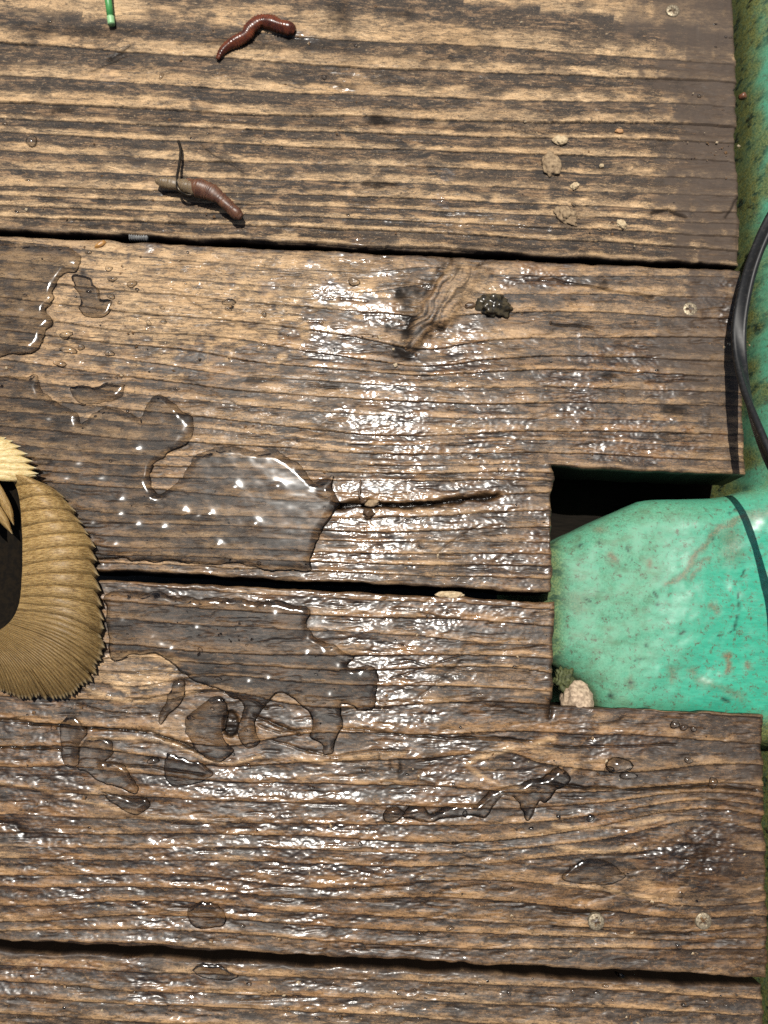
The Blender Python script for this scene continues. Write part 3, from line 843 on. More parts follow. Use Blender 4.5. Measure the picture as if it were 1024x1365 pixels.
# beads of water too small to be puddles
def bead_cloud():
    rng = random.Random(5)
    spots = []
    for (x, y, r) in [(145, 358, 5), (150, 372, 6), (176, 379, 7), (183, 386, 4), (148, 395, 5), (159, 403, 3.5), (216, 410, 4), (305, 402, 7), (304, 411, 4),
                      (88, 446, 7), (91, 466, 8), (108, 463, 5), (146, 471, 6), (80, 485, 7), (198, 430, 4), (218, 428, 4), (472, 376, 8), (428, 430, 4), (352, 418, 4),
                      (118, 336, 4), (250, 336, 3), (235, 518, 4), (170, 548, 3), (118, 388, 3), (42, 188, 9), (432, 102, 4), (215, 102, 5), (787, 1090, 6), (768, 1088, 3),
                      (745, 1089, 4), (825, 1020, 14), (838, 1034, 8), (812, 1026, 6), (918, 1014, 5), (951, 1044, 7), (905, 1262, 4), (204, 1014, 6), (254, 957, 4),
                      (900, 966, 6), (912, 970, 5), (925, 972, 4), (690, 348, 3), (658, 360, 3), (600, 1238, 4), (620, 1085, 4), (560, 1245, 4)]:
        spots.append((x, y, r))
    for i in range(260):
        x = rng.uniform(0, 985); y = rng.choice([rng.uniform(370, 770), rng.uniform(800, 1250), rng.uniform(800, 1250), rng.uniform(1300, 1360), rng.uniform(0, 300)])
        if 735 < x and 615 < y < 950:
            continue
        spots.append((x, y, rng.choice([1.6, 1.8, 2, 2.4, 3.2])))
    V, F = [], []
    for (x, y, r) in spots:
        c = P(x, y, 0)
        rm = r * PXM
        n, rings = (12, 5) if r > 3 else (8, 3)
        sx = rng.uniform(.8, 1.5); sy = 1 / sx; ra = rng.uniform(-.4, .4)
        base = len(V)
        for i in range(rings):
            a = (i / (rings - .5)) * math.pi / 2
            for k in range(n):
                th = 2 * math.pi * k / n
                wob = 1 + .12 * math.sin(2 * th + r) + .08 * math.sin(3 * th + x)
                dx, dy = math.cos(th) * sx * wob, math.sin(th) * sy * wob
                V.append((c[0] + rm * math.cos(a) * (dx * math.cos(ra) - dy * math.sin(ra)),
                          c[1] + rm * math.cos(a) * (dx * math.sin(ra) + dy * math.cos(ra)),
                          -.0010 + rm * .62 * math.sin(a) + .0004))
        V.append((c[0], c[1], -.0006 + rm * .64))
        for i in range(rings - 1):
            for k in range(n):
                k2 = (k + 1) % n
                F.append((base + i * n + k, base + i * n + k2, base + (i + 1) * n + k2, base + (i + 1) * n + k))
        for k in range(n):
            F.append((base + (rings - 1) * n + k, base + (rings - 1) * n + (k + 1) % n, len(V) - 1))
    o = mesh_py('water_droplets', V, F, WATER)
    o.cycles.is_caustics_caster = True
    o['kind'] = 'stuff'
    o['label'] = 'scattered small water beads on the boards'
    o['category'] = 'droplets'


bead_cloud()

# ------------------------------------------------------------------ green painted float beside the deck
RUST = [([(886, 779), (897, 774), (910, 769), (918, 756), (925, 742), (936, 728), (957, 704), (990, 690)], 4.5, .8), ([(918, 772), (932, 755), (945, 742)], 3, .7),
        ([(972, 716), (974, 738)], 16, .55), ([(817, 742), (820, 748)], 5, .9), ([(865, 750), (866, 753)], 4.5, .8), ([(803, 703), (806, 705)], 6, .6), ([(945, 806), (952, 813)], 5, .75),
        ([(966, 874), (971, 882), (969, 894)], 5, 1.0), ([(995, 885), (998, 889)], 4, .95), ([(894, 893), (896, 908)], 7, .6), ([(920, 894), (925, 896)], 5, .7), ([(768, 800), (772, 808)], 12, .4),
        ([(1000, 690), (1024, 684)], 10, .6), ([(840, 905), (843, 915)], 5, .5), ([(760, 905), (775, 915), (795, 935)], 7, .7), ([(930, 905), (965, 920), (990, 930)], 6, .5)]
MARKS = [([(972, 684), (981, 678)], 2.2), ([(982, 790), (982, 812)], 2.0), ([(980, 822), (977, 836)], 2.4), ([(846, 880), (858, 878), (872, 875)], 1.2), ([(986, 768), (991, 760)], 1.6),
         ([(775, 727), (777, 725)], 2.2), ([(836, 731), (838, 734)], 2.2), ([(840, 744), (841, 746)], 2.2), ([(797, 723), (798, 724)], 2), ([(875, 806), (877, 807)], 2.2), ([(763, 852), (764, 853)], 2),
         ([(779, 798), (787, 802)], 1.2), ([(861, 860), (862, 861)], 2), ([(948, 719), (949, 720)], 2), ([(840, 910), (846, 911)], 2.2), ([(871, 790), (876, 797)], 1.6), ([(816, 927), (820, 929)], 4),
         ([(955, 848), (970, 843), (980, 838)], 1.0), ([(905, 845), (910, 842)], 2), ([(845, 948), (868, 944)], 1.5), ([(957, 929), (972, 935)], 2.4)]


def float_hull():
    st = 2.4
    us = np.concatenate([np.arange(715, 1040, st), np.arange(1040, 1260, 8)])
    vs = np.concatenate([np.arange(-420, -60, 10), np.arange(-60, 600, 4), np.arange(600, 980, st), np.arange(980, 1420, 4), np.arange(1420, 1780, 10)])
    U, V = np.meshgrid(us, vs)
    W = P(U, V, -.004)
    poly = [(726, 732), (742, 721), (768, 705), (790, 695), (812, 684), (849, 668), (872, 660), (930, 659), (970, 657), (1001, 649), (1020, 643), (1100, 600), (1200, 600),
            (1200, 1010), (1030, 1000), (990, 985), (940, 975), (840, 972), (812, 962), (798, 944), (780, 916), (762, 900), (745, 890), (730, 884), (726, 800)]
    poly = [tuple(q) for q in spline(poly + [poly[0]], 130)[:-1]]
    sd = poly_sdf(U, V, poly) * PXM
    r1 = .020
    q = np.clip(1 - sd / r1, 0, 1)
    zl = -.0035 - r1 * (1 - np.sqrt(np.maximum(0, 1 - np.minimum(q, 1) ** 2)))
    zl += -.004 * sstep(900, 985, V) - .003 * sstep(800, 745, U) + .0025 * sstep(860, 940, U) * sstep(900, 800, V)
    zl += (.0036 * (fbm(U / 70, V / 70, 91, 3) - .5)) + .0011 * (fbm(U / 22, V / 22, 92, 3) - .5)
    zl = np.where(sd < 0, -.0235 + sd * 30, zl)
    # big round pipe running along the deck end
    xc = xline(1104, 400); rc = .041
    dx = W[..., 0] - xc - .012 * sstep(950, 1010, V) - .003 * sstep(660, 600, V) + .0009 * (fbm(V / 40, U / 200, 93, 3) - .5)
    zc = -.030 + np.sqrt(np.maximum(0, rc * rc - dx * dx)) - .05 * np.maximum(0, np.abs(dx) - rc) / .01
    zc += .0009 * (fbm(U / 14, V / 22, 95, 3) - .5)
    k = .005
    h = np.clip(.5 + .5 * (zl - zc) / k, 0, 1)
    z = zc * (1 - h) + zl * h + k * h * (1 - h)
    z = np.maximum(z, -.16)
    W = W.copy(); W[..., 2] = z
    rust = np.zeros_like(U); mark = np.zeros_like(U)
    jx = (fbm(U / 9, V / 9, 97, 3) - .5) * 12; jy = (fbm(U / 9, V / 9, 98, 3) - .5) * 12
    for pts, hw, d in RUST:
        rust = np.maximum(rust, d * np.exp(-(seg_dist(U + jx, V + jy, pts) / hw) ** 2))
    for pts, hw in MARKS:
        mark = np.maximum(mark, sstep(.25, .5, fbm(U / 5, V / 5, 96, 2)) * np.exp(-(seg_dist(U + jx * .2, V + jy * .2, pts) / (hw * .8 + .3)) ** 2))
    chalk = sstep(980, 850, U + (V - 780) * .25 + 80 * (fbm(U / 60, V / 60, 99, 3) - .5)) * sstep(640, 680, V)
    chalk = np.maximum(chalk, .8 * sstep(690, 650, V))
    alg_shade = sstep(1030, 1010, U + 34 * (fbm(U / 12, V / 30, 100, 4) - .5)) * np.maximum(sstep(660, 640, V), 0)
    alg_shade = np.maximum(alg_shade, sstep(.0055, .001, sd + .003 * (fbm(U / 12, V / 12, 102, 3) - .5)) * (sd > -.004) * sstep(850, 930, V - (U - 760) * .3) * .8)
    alg_shade = np.maximum(alg_shade, .75 * sstep(762, 740, U + 8 * (fbm(U / 10, V / 10, 103, 2) - .5)))
    alg_shade = np.maximum(alg_shade, .85 * sstep(.48, .68, fbm(U / 24, V / 40, 104, 4)) * sstep(660, 640, V))
    alg_shade = np.maximum(alg_shade, sstep(940, 975, V) * sstep(992, 1006, U))  # strip beside the lower boards: algae colour stands in for the shade there
    idx = np.arange(U.size).reshape(U.shape)
    F = np.stack([idx[1:, :-1], idx[1:, 1:], idx[:-1, 1:], idx[:-1, :-1]], -1).reshape(-1, 4)
    t = NT('worn_turquoise_paint')
    o = t.obj()
    ch = t.attr('chalk'); ru = t.attr('rust'); al = t.attr('algae_shade'); mk = t.attr('mark')
    n1 = t.noise(t.map(o, (90, 160, 90), (0, 0, R(25))), 1, 6, .65)
    n2 = t.noise(t.map(o, (160, 700, 160), (0, 0, R(28))), 1, 4, .6)
    n3 = t.noise(o, 900, 5, .7)
    c = t.mix(t.ramp(n2, .3, .7), (0.030, 0.275, 0.175), (0.048, 0.345, 0.220))
    chc = t.mix(t.ramp(n3, .35, .65), (0.075, 0.255, 0.150), (0.120, 0.325, 0.200))
    chc = t.mix(t.ramp(n1, .45, .7, 0, .75), chc, (0.095, 0.185, 0.100))
    c = t.mix(t.math('MULTIPLY', ch, t.ramp(n1, .15, .5, .65, 1.0)), c, chc)
    ac = t.mix(t.ramp(n3, .35, .65), (0.055, 0.062, 0.020), (0.21, 0.22, 0.070))
    ac = t.mix(t.ramp(n1, .52, .62), ac, (0.014, 0.014, 0.009))
    c = t.mix(t.math('MULTIPLY', al, t.ramp(n3, .2, .5, .75, 1.0)), c, ac)
    rc_ = t.mix(t.ramp(n3, .4, .6), (0.085, 0.060, 0.038), (0.185, 0.145, 0.080))
    c = t.mix(t.math('MULTIPLY', ru, t.ramp(n3, .3, .5, .5, 1.0)), c, rc_)
    c = t.mix(t.ramp(t.noise(t.map(o, (700, 500, 500)), 1, 3, .5), .68, .74, 0, .7), c, (0.03, 0.045, 0.03))
    c = t.mix(t.math('MULTIPLY', mk, .95), c, (0.010, 0.014, 0.012))
    ro = t.mixf(ch, t.ramp(n1, .3, .7, .26, .45), t.ramp(n3, .3, .7, .5, .65))
    ro = t.mixf(al, ro, .4)
    grit = t.noise(t.map(o, (330, 330, 330)), 1, 9, .78, .3)
    c = t.mix(t.ramp(grit, .515, .56, 0, .45), c, (0.085, 0.175, 0.105))
    c = t.mix(t.ramp(grit, .585, .605, 0, .85), c, (0.070, 0.072, 0.042))
    scr = t.noise(t.map(o, (60, 900, 300), (0, 0, R(28))), 1, 3, .5, .8)
    scr = t.math('MULTIPLY', t.ramp(t.math('ABSOLUTE', t.math('SUBTRACT', scr, .5)), .003, .013, 1, 0), t.ramp(n1, .48, .6))
    c = t.mix(t.math('MULTIPLY', scr, .65), c, (0.040, 0.075, 0.055))
    nn = t.bump(n2, .0009, .6)
    nn = t.bump(grit, .0008, .6, nn)
    nn = t.bump(n3, .0003, t.mixf(al, .25, 1.0), nn)
    t.bsdf(Base_Color=c, Roughness=ro, IOR=1.45, Normal=nn)
    ob = mesh_np('painted_float', W.reshape(-1, 3), F, t.m, None, True, dict(chalk=chalk, rust=rust, algae_shade=alg_shade, mark=mark))
    tag(ob, 'worn turquoise painted float filling the notch at the deck end', 'float')


float_hull()


# ------------------------------------------------------------------ black twin-core cable
def cable():
    pts = [(1075, 215, 22), (1045, 265, 18), (1022, 305, 15), (1003, 352, 13), (991, 398, 12), (985, 440, 12), (987, 482, 14), (995, 525, 22), (1008, 566, 33), (1024, 606, 42),
           (1044, 650, 46), (1062, 705, 46), (1074, 770, 43), (1080, 850, 38), (1090, 930, 30), (1108, 1010, 22)]
    path = np.array([P(x, y, z * .001) for x, y, z in pts])
    path = spline(path, 150)
    n = len(path)
    T = np.gradient(path, axis=0); T /= np.linalg.norm(T, axis=1)[:, None]
    V, F = [], []
    prof = []
    for k in range(28):                      # figure-eight section: two cores joined by a web
        a = 2 * math.pi * k / 28
        c = math.cos(a)
        prof.append(((.0021 * c + .0020 * math.tanh(c * 4)), .0021 * math.sin(a) * (1 - .38 * math.exp(-(c / .22) ** 2))))
    for i in range(n):
        s = np.cross([0, 0, 1.0], T[i]); s /= np.linalg.norm(s)
        b = np.cross(T[i], s)
        tw = R(-25) + 1.25 * math.sin(i / n * 7.0 + .2)
        e1 = s * math.cos(tw) + b * math.sin(tw); e2 = b * math.cos(tw) - s * math.sin(tw)
        for (u, v) in prof:
            V.append(path[i] + e1 * u + e2 * v)
    m_ = len(prof)
    for i in range(n - 1):
        for k in range(m_):
            F.append((i * m_ + k, i * m_ + (k + 1) % m_, (i + 1) * m_ + (k + 1) % m_, (i + 1) * m_ + k))
    mat = simple('black_rubber', (0.007, 0.007, 0.007), .40, (0.022, 0.020, 0.018), 420, .0004, rough2=.6, lo=.5, hi=.75)
    o = mesh_py('cable', V, F, mat)
    tag(o, 'black twin-core cable arching over the right end of the second board', 'cable')


cable()


# ------------------------------------------------------------------ curled fish fin at the left edge
def fin():
    root = empty('fish_fin', tuple(P(-20, 760, 0)))
    off = P(-20, 760, 0)
    def W(px, py, z):
        return P(px, py, z * .001) - off
    def finmat(name, c1, c2, c3):
        t = NT(name)
        ul = t.attr('len'); side = t.attr('side')
        o = t.obj()
        n = t.noise(t.map(o, (700, 700, 700)), 1, 4, .6)
        fine = t.noise(t.n('CombineXYZ', {0: t.math('MULTIPLY', ul, 5.0), 1: t.math('MULTIPLY', side, 9.0), 2: t.math('MULTIPLY', n, 1.2)}).outputs[0], 2.0, 4, .6)
        c = t.mix(t.ramp(fine, .36, .64), c1, c2)
        c = t.mix(t.math('MULTIPLY', t.attr('shade_tone'), .8), c, t.mix(t.ramp(fine, .36, .64), (0.050, 0.030, 0.010), (0.225, 0.145, 0.054)))  # lower rays browner: pigment and the shade of their slope mixed into the colour
        c = t.mix(t.ramp(ul, .93, 1.0, 0, .8), c, c3)
        c = t.mix(t.ramp(n, .60, .75, 0, .6), c, tuple(x * .35 for x in c1))
        ed = t.attr('edge')
        c = t.mix(t.math('MULTIPLY', t.ramp(ed, .50, .78), t.ramp(n, .3, .6, .35, .7)), c, tuple(x * .3 for x in c1))
        b = t.bsdf(Base_Color=c, Roughness=t.ramp(n, .3, .7, .45, .62), IOR=1.36, Normal=t.bump(fine, .0012, 1.0))
        b.inputs['Subsurface Weight'].default_value = .25
        b.inputs['Subsurface Radius'].default_value = (1.0, .6, .25)
        b.inputs['Subsurface Scale'].default_value = .012
        return t.m
    M1 = finmat('fin_ray_tan', (0.175, 0.102, 0.032), (0.40, 0.265, 0.105), (0.44, 0.34, 0.19))
    M2 = finmat('fin_ray_cream', (0.44, 0.30, 0.11), (0.68, 0.56, 0.30), (0.74, 0.66, 0.47))
    outer = [(48, 640), (72, 650), (87, 664), (100, 682), (112, 698), (119, 713), (124, 731), (127, 750), (131, 772), (134, 796), (136, 822), (138, 848),
             (136, 872), (128, 896), (114, 914), (97, 926), (78, 931), (58, 932), (38, 932), (18, 929), (0, 922), (-22, 912), (-44, 900)]
    inner = [(12, 634), (22, 650), (26, 666), (28, 684), (29, 702), (30, 720), (30, 738), (30, 756), (29, 772), (28, 788), (26, 802), (22, 815),
             (17, 824), (11, 831), (4, 837), (-3, 841), (-10, 844), (-18, 846), (-26, 847), (-34, 847), (-42, 845), (-50, 842), (-58, 838)]
    nb = 11
    so = spline(outer, 400); si = spline(inner, 400)
    # wide lobes above, crowded thin rays below
    edges = [0, .046, .092, .138, .183, .228, .272, .315, .356, .395, .431, .463, .490, .513, .534] + list(np.linspace(.553, 1, 40))
    rng = random.Random(3)
    NL, NWD = 22, 9
    for r in range(len(edges) - 1):
        e0, e1 = edges[r], edges[r + 1]
        wide = r < 11
        V, F, AL, AS, AE = [], [], [], [], []
        jit = rng.uniform(-3, 5) if wide else rng.uniform(-6, 4); zj = rng.uniform(-.4, .4)
        for i in range(NL):
            l = i / (NL - 1)
            for k in range(NWD):
                w = k / (NWD - 1)
                lap = .34 if wide else .5
                e = e0 + (e1 - e0) * (w * (1 + lap) - lap * .2)
                # tips narrow to a point that sweeps towards the lower end
                e_tip = e0 + (e1 - e0) * (.98 if wide else .7)
                l0 = .91 if wide else .97
                if l > l0:
                    tt = ((l - l0) / (1 - l0)) ** (1.5 if wide else 1.2)
                    e = e * (1 - tt) + e_tip * tt
                j = min(399, max(0, e * 399))
                j0 = int(j); f = j - j0; j1 = min(399, j0 + 1)
                po = so[j0] * (1 - f) + so[j1] * f; pi = si[j0] * (1 - f) + si[j1] * f
                ext = 1.0 + .04 * (jit / 5) * l
                p = pi + (po - pi) * l * ext
                # rays bow towards their lower neighbours
                p = p + np.array([0, -4 * math.sin(l * math.pi)]) if wide else p + np.array([5 * math.sin(l * math.pi), -7 * math.sin(l * math.pi)])
                arch = 3 + 13 * math.sin(math.pi * (.16 + .80 * l)) - 2.5 * max(0, l - .8) / .2
                shing = (2.0 if wide else .8) * (1 - w) * (.35 + l) + (1.5 if wide else 1.2) * math.sin(math.pi * min(1, w * 1.02)) * (.5 + .5 * l)
                V.append(W(p[0], p[1], arch + shing + zj)); AL.append(l); AS.append(w + r * 1.7); AE.append(w)
        nv = len(V)
        for i in range(NL):
            for k in range(NWD):
                v = V[i * NWD + k].copy(); v[2] -= .0007
                V.append(v); AL.append(AL[i * NWD + k]); AS.append(AS[i * NWD + k]); AE.append(AE[i * NWD + k])
        for i in range(NL - 1):
            for k in range(NWD - 1):
                a = i * NWD + k
                F.append((a, a + NWD, a + NWD + 1, a + 1))
                F.append((nv + a, nv + a + 1, nv + a + NWD + 1, nv + a + NWD))
            a = i * NWD
            F.append((a, nv + a, nv + a + NWD, a + NWD))
            a = i * NWD + NWD - 1
            F.append((a, a + NWD, nv + a + NWD, nv + a))
        ob = mesh_np('fin_ray', V, np.array(F), M1, root, True, dict(len=AL, side=AS, edge=AE, shade_tone=[min(1.0, max(0.0, (e0 - .22) / .34))] * len(AL)))
    # cream lobe folded above the fan and the loose strands hanging into its hollow
    def strand(name, base, tip, wd, z0, z1, mat, zb=4.0, seed=0):
        NLs, NWs = 16, 5
        b = np.array(base, float); tp = np.array(tip, float)
        d = tp - b; nrm = np.array([-d[1], d[0]]) / np.linalg.norm(d)
        V, F, AL, AS = [], [], [], []
        for i in range(NLs):
            l = i / (NLs - 1)
            ww = wd * (.65 + .5 * math.sin(l * 2.2)) * (1 if l < .75 else max(.04, 1 - ((l - .75) / .25) ** 1.5))
            c = b + d * l + nrm * 3 * math.sin(l * 3 + seed)
            for k in range(NWs):
                w = k / (NWs - 1) - .5
                p = c + nrm * ww * w
                V.append(W(p[0], p[1], z0 + (z1 - z0) * l + zb * math.sin(l * math.pi) + 1.3 * math.cos(w * math.pi)))
                AL.append(l); AS.append(w + seed * 2.3)
        nv = len(V)
        for i in range(nv):
            v = V[i].copy(); v[2] -= .0006
            V.append(v); AL.append(AL[i]); AS.append(AS[i])
        for i in range(NLs - 1):
            for k in range(NWs - 1):
                a = i * NWs + k
                F.append((a, a + NWs, a + NWs + 1, a + 1)); F.append((nv + a, nv + a + 1, nv + a + NWs + 1, nv + a + NWs))
            for k in (0, NWs - 1):
                a = i * NWs + k
                F.append((a, nv + a, nv + a + NWs, a + NWs) if k == 0 else (a, a + NWs, nv + a + NWs, nv + a))
        mesh_np(name, V, np.array(F), mat, root, True, dict(len=AL, side=AS))
    tips = [(8, 583), (18, 590), (28, 598), (37, 606), (44, 613), (49, 621), (51, 630), (48, 636), (40, 637)]
    for i, tp in enumerate(tips):
        strand('upper_fin_ray', (-46, 600 + i * 3.8), tp, 13, 16 - i * .4, 13 - i * .4, M2, 4, i)
    for i, (b, tp) in enumerate([((-34, 622), (14, 713)), ((-40, 634), (8, 706)), ((-22, 620), (18, 700)), ((-46, 640), (1, 712))]):
        strand('loose_strand', b, tp, 11, 19, 15 - i, M1, 3, i + 20)
    # the hollow of the curl: tail skin, its deep shade painted in near black
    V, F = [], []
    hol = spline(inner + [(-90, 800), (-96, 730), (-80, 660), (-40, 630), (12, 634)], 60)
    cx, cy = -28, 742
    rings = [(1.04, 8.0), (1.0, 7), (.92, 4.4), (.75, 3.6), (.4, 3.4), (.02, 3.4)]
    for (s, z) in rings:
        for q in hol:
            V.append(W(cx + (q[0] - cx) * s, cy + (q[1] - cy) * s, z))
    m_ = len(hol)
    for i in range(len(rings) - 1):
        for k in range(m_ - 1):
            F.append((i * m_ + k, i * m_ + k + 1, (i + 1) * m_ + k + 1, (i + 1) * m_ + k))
    skin = simple('shade_black_skin', (0.004, 0.003, 0.002), .9, (0.009, 0.006, 0.003), 420, .0003, ior=1.2)
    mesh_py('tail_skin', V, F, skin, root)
    tag(root, 'tan ribbed fish fin curled in a fan on the boards at the left edge', 'fish fin')


fin()


# ------------------------------------------------------------------ worms and bait
def worm_tube(name, pts, mat, parent=None, off=None, rings=40, feet=.26, seed=1):
    p = np.array([list(P(x, y, z * .001)) for x, y, z, r in pts])
    if off is not None:
        p = p - np.array(off)
    rad = np.array([[r * PXM] for x, y, z, r in pts])
    q = spline(np.hstack([p, rad]), 150)
    def rf(i, a):
        ann = 1 + .035 * math.sin(i * rings * 2 * math.pi / 150 + 2.5 * math.sin(i * .11 + seed)) * (.5 + .5 * math.sin(i * .23)) + .05 * math.sin(i * .19 + seed)
        s = abs(math.cos(a)) ** 10
        return ann + feet * s * (.5 + .5 * math.sin(i * rings * math.pi / 150 * 2 + 2 * math.sin(i * .13))) * (.6 + .5 * math.sin(i * .31 + a)) + .05 * math.sin(3 * a + i * .07 + seed)
    V, F = tube(q[:, :3], np.maximum(q[:, 3], .0004), 20, rf, .82)
    return mesh_py(name, V, F, mat, parent)


wormm = simple('wet_worm_skin', (0.135, 0.036, 0.014), .22, (0.050, 0.014, 0.008), 240, .0008, 900, ior=1.4, trans=(.3, (1, .25, .15), .02), rough2=.28)
w1 = worm_tube('bait_worm', [(290, 79, 1.0, 2.5), (298, 66, 1.6, 6), (312, 56, 2.0, 8), (327, 48, 2.2, 8.5), (334, 38, 2.4, 8.5), (345, 29, 2.6, 9), (358, 29, 2.6, 10), (372, 34, 2.5, 10), (386, 38, 2.2, 9.5), (393, 42, 1.6, 5)], wormm)
tag(w1, 'glossy dark red bait worm lying bent on the top board', 'worm')

hk_loc = P(262, 250, .004)
hook = empty('baited_hook', tuple(hk_loc))
steel = simple('dark_hook_steel', (0.055, 0.042, 0.028), .3, (0.03, 0.025, 0.02), 700, .0001, metallic=.8)
bpath = spline(np.array([P(x, y, z * .001) - hk_loc for x, y, z in [(238, 188, 3.2), (241, 200, 3.8), (239, 220, 5), (236, 238, 7), (238, 252, 8), (250, 260, 6), (268, 258, 5), (276, 250, 6)]]), 50)
V_, F_ = tube(bpath, [.00085] * 50, 8)
mesh_py('hook', V_, F_, steel, hook)
flesh = simple('reddish_bait_flesh', (0.135, 0.060, 0.030), .42, (0.060, 0.024, 0.014), 200, .0009, trans=(.3, (1, .4, .25), .03))
clear = simple('greenish_bait_flesh', (0.175, 0.125, 0.070), .42, (0.15, 0.105, 0.060), 260, .0003, trans=(.6, (1, .8, .4), .04))
worm_tube('worm_body', [(246, 243, 5, 5), (256, 247, 6, 10), (268, 251, 6.5, 13), (281, 256, 6.5, 11.5), (293, 264, 6.3, 9), (304, 274, 6, 8), (314, 283, 5.6, 8.5), (322, 290, 5, 5)], flesh, hook, hk_loc, 18, .12)
worm_tube('worm_tail', [(208, 241, 4.6, 3), (214, 242, 5, 6.5), (226, 244, 5.4, 8), (240, 246, 5.8, 8), (252, 249, 6.2, 10), (266, 252, 6.4, 9)], clear, hook, hk_loc, 12, .1)
tag(hook, 'hook baited with a limp brown worm over the top board', 'baited hook')


# ------------------------------------------------------------------ small loose things
def lump(name, px, py, rx, ry, rz, mat, seed, rough=.35, sub=4, rot=0.0, z=0.0, freq=2.2, label=None, cat=None, group=None, flat=.0, parent=None):
    import bmesh
    bm = bmesh.new()
    bmesh.ops.create_icosphere(bm, subdivisions=sub, radius=1.0)
    co = np.array([v.co[:] for v in bm.verts])
    n1 = fbm(co[:, 0] * freq + seed * 3.7 + co[:, 2] * 1.3, co[:, 1] * freq + co[:, 2] * 1.7 + 9, seed, 4)
    n2 = fbm(co[:, 2] * freq + seed, co[:, 0] * freq - co[:, 1] * 1.1 + 5, seed + 7, 4)
    k = 1 + rough * ((n1 + n2) - 1.0) * 2
    co = co * k[:, None]
    co[:, 2] = np.maximum(co[:, 2], -.35)
    c, s = math.cos(rot), math.sin(rot)
    x = co[:, 0] * rx * PXM; y = co[:, 1] * ry * PXM
    for v, a, b, d in zip(bm.verts, x * c - y * s, x * s + y * c, co[:, 2] * rz * PXM):
        v.co = (a, b, d)
    me = bpy.data.meshes.new(name)
    bm.to_mesh(me); bm.free()
    me.polygons.foreach_set('use_smooth', [True] * len(me.polygons))
    me.materials.append(mat)
    o = link(name, me, parent)
    loc = P(px, py, z)
    o.location = Vector(loc) * S
    if label:
        tag(o, label, cat, group)
    return o


clay = simple('dried_clay', (0.33, 0.235, 0.135), .85, (0.17, 0.115, 0.066), 500, .0006, 1100)
palec = simple('pale_crumb', (0.52, 0.41, 0.25), .8, (0.36, 0.26, 0.15), 600, .0005)
mud = simple('black_mud', (0.018, 0.016, 0.012), .22, (0.07, 0.055, 0.030), 330, .0012, 500)
brown = simple('dark_brown_chip', (0.06, 0.035, 0.02), .4, (0.10, 0.06, 0.03), 400, .0005)
lump('clay_crumb', 735, 219, 13, 17, 7, clay, 11, .30, rot=.2, label='largest oval crumb of dried clay on the top board', cat='crumb', group='crumbs on the top board')
lump('clay_crumb', 747, 187, 9, 7, 5, palec, 12, .4, label='pale crumb just above the largest clay crumb', cat='crumb', group='crumbs on the top board')
lump('clay_crumb', 757, 289, 16, 11, 7, clay, 13, .42, rot=-.5, label='ragged brown clay crumb near the uppermost gap', cat='crumb', group='crumbs on the top board')
lump('clay_crumb', 766, 248, 7, 5, 4, palec, 14, .3, rot=.5, label='small pale crumb below right of the largest clay crumb', cat='crumb', group='crumbs on the top board')
lump('clay_crumb', 829, 299, 8, 6, 4, palec, 15, .35, rot=-.5, label='small yellowish crumb nearest the board end on the top board', cat='crumb', group='crumbs on the top board')
lump('clay_crumb', 826, 175, 6, 3.5, 2.4, simple('orange_crumb', (.42, .22, .09), .6), 16, .2, label='small orange flake below the upper rings, right on the top board', cat='crumb', group='crumbs on the top board')
lump('clay_crumb', 802, 221, 3.4, 3, 2.6, palec, 17, .3, sub=3, label='tiny pale grain right of the largest clay crumb', cat='crumb', group='crumbs on the top board')
clod = lump('mud_clod', 658, 408, 22, 15, 13, mud, 21, .42, rot=-.1, freq=2.8, label='wet black clod of mud beside the swirl in the second board', cat='mud clod')
lump('wood_chip', 626, 407, 9, 5, 4, brown, 22, .3, sub=3, label='little brown chip just left of the black clod', cat='chip')
seed_m = simple('amber_seed', (0.40, 0.21, 0.06), .3, (0.28, 0.13, 0.04), 400, .0002)
lump('seed', 134, 326, 9, 4, 3.5, seed_m, 23, .12, rot=.6, label='amber seed near the left end of the uppermost gap', cat='seed')
# crumb jammed in the long crack, with its stalk
cr = empty('crack_crumb', tuple(P(492, 676, 0)))
c_off = P(492, 676, 0)
for (x, y, a, b, sd_) in [(496, 671, 10, 5, 31), (491, 684, 7, 7, 32), (485, 668, 6, 4, 33)]:
    l_ = lump('crumb_piece', x, y, a, b, 5, clay if sd_ == 31 else brown, sd_, .4, sub=3, parent=cr)
    l_.location = P(x, y, .0005) - c_off
V_, F_ = tube(spline(np.array([P(x, y, z * .001) - c_off for x, y, z in [(481, 640, .8), (480, 652, 1.6), (479, 660, 1.8), (486, 670, 1)]]), 14), np.linspace(.0005, .0009, 14), 6)
mesh_py('stalk', V_, F_, brown, cr)
tag(cr, 'dark crumb with a short stalk stuck in the long crack', 'crumb')
stone_m = simple('pale_pitted_stone', (0.50, 0.38, 0.26), .8, (0.25, 0.18, 0.12), 520, .0009, 1300)
lump('stone', 769, 936, 22, 26, 20, stone_m, 41, .16, rot=.1, z=-.010, label='pale pitted stone wedged between the float and the third board', cat='stone')
lump('moss_clump', 752, 906, 13, 14, 10, simple('dark_moss', (0.030, 0.038, 0.014), .7, (0.075, 0.085, 0.028), 600, .0012), 42, .5, z=-.012, freq=3.5, label='dark moss clump in the corner beside the pale stone', cat='moss')
lump('rust_bead', 990, 129, 6, 5, 6, simple('rusty_brown', (0.17, 0.065, 0.03), .35, (.09, .04, .02), 400, .0003), 43, .2, sub=3, z=-.003, label='rusty brown bead at the end of the top board', cat='bead')
lump('wood_chip', 600, 793, 17, 4.5, 4, palec, 44, .3, rot=.02, z=-.0015, label='pale wood chip caught on the lower lip of the second gap', cat='chip')
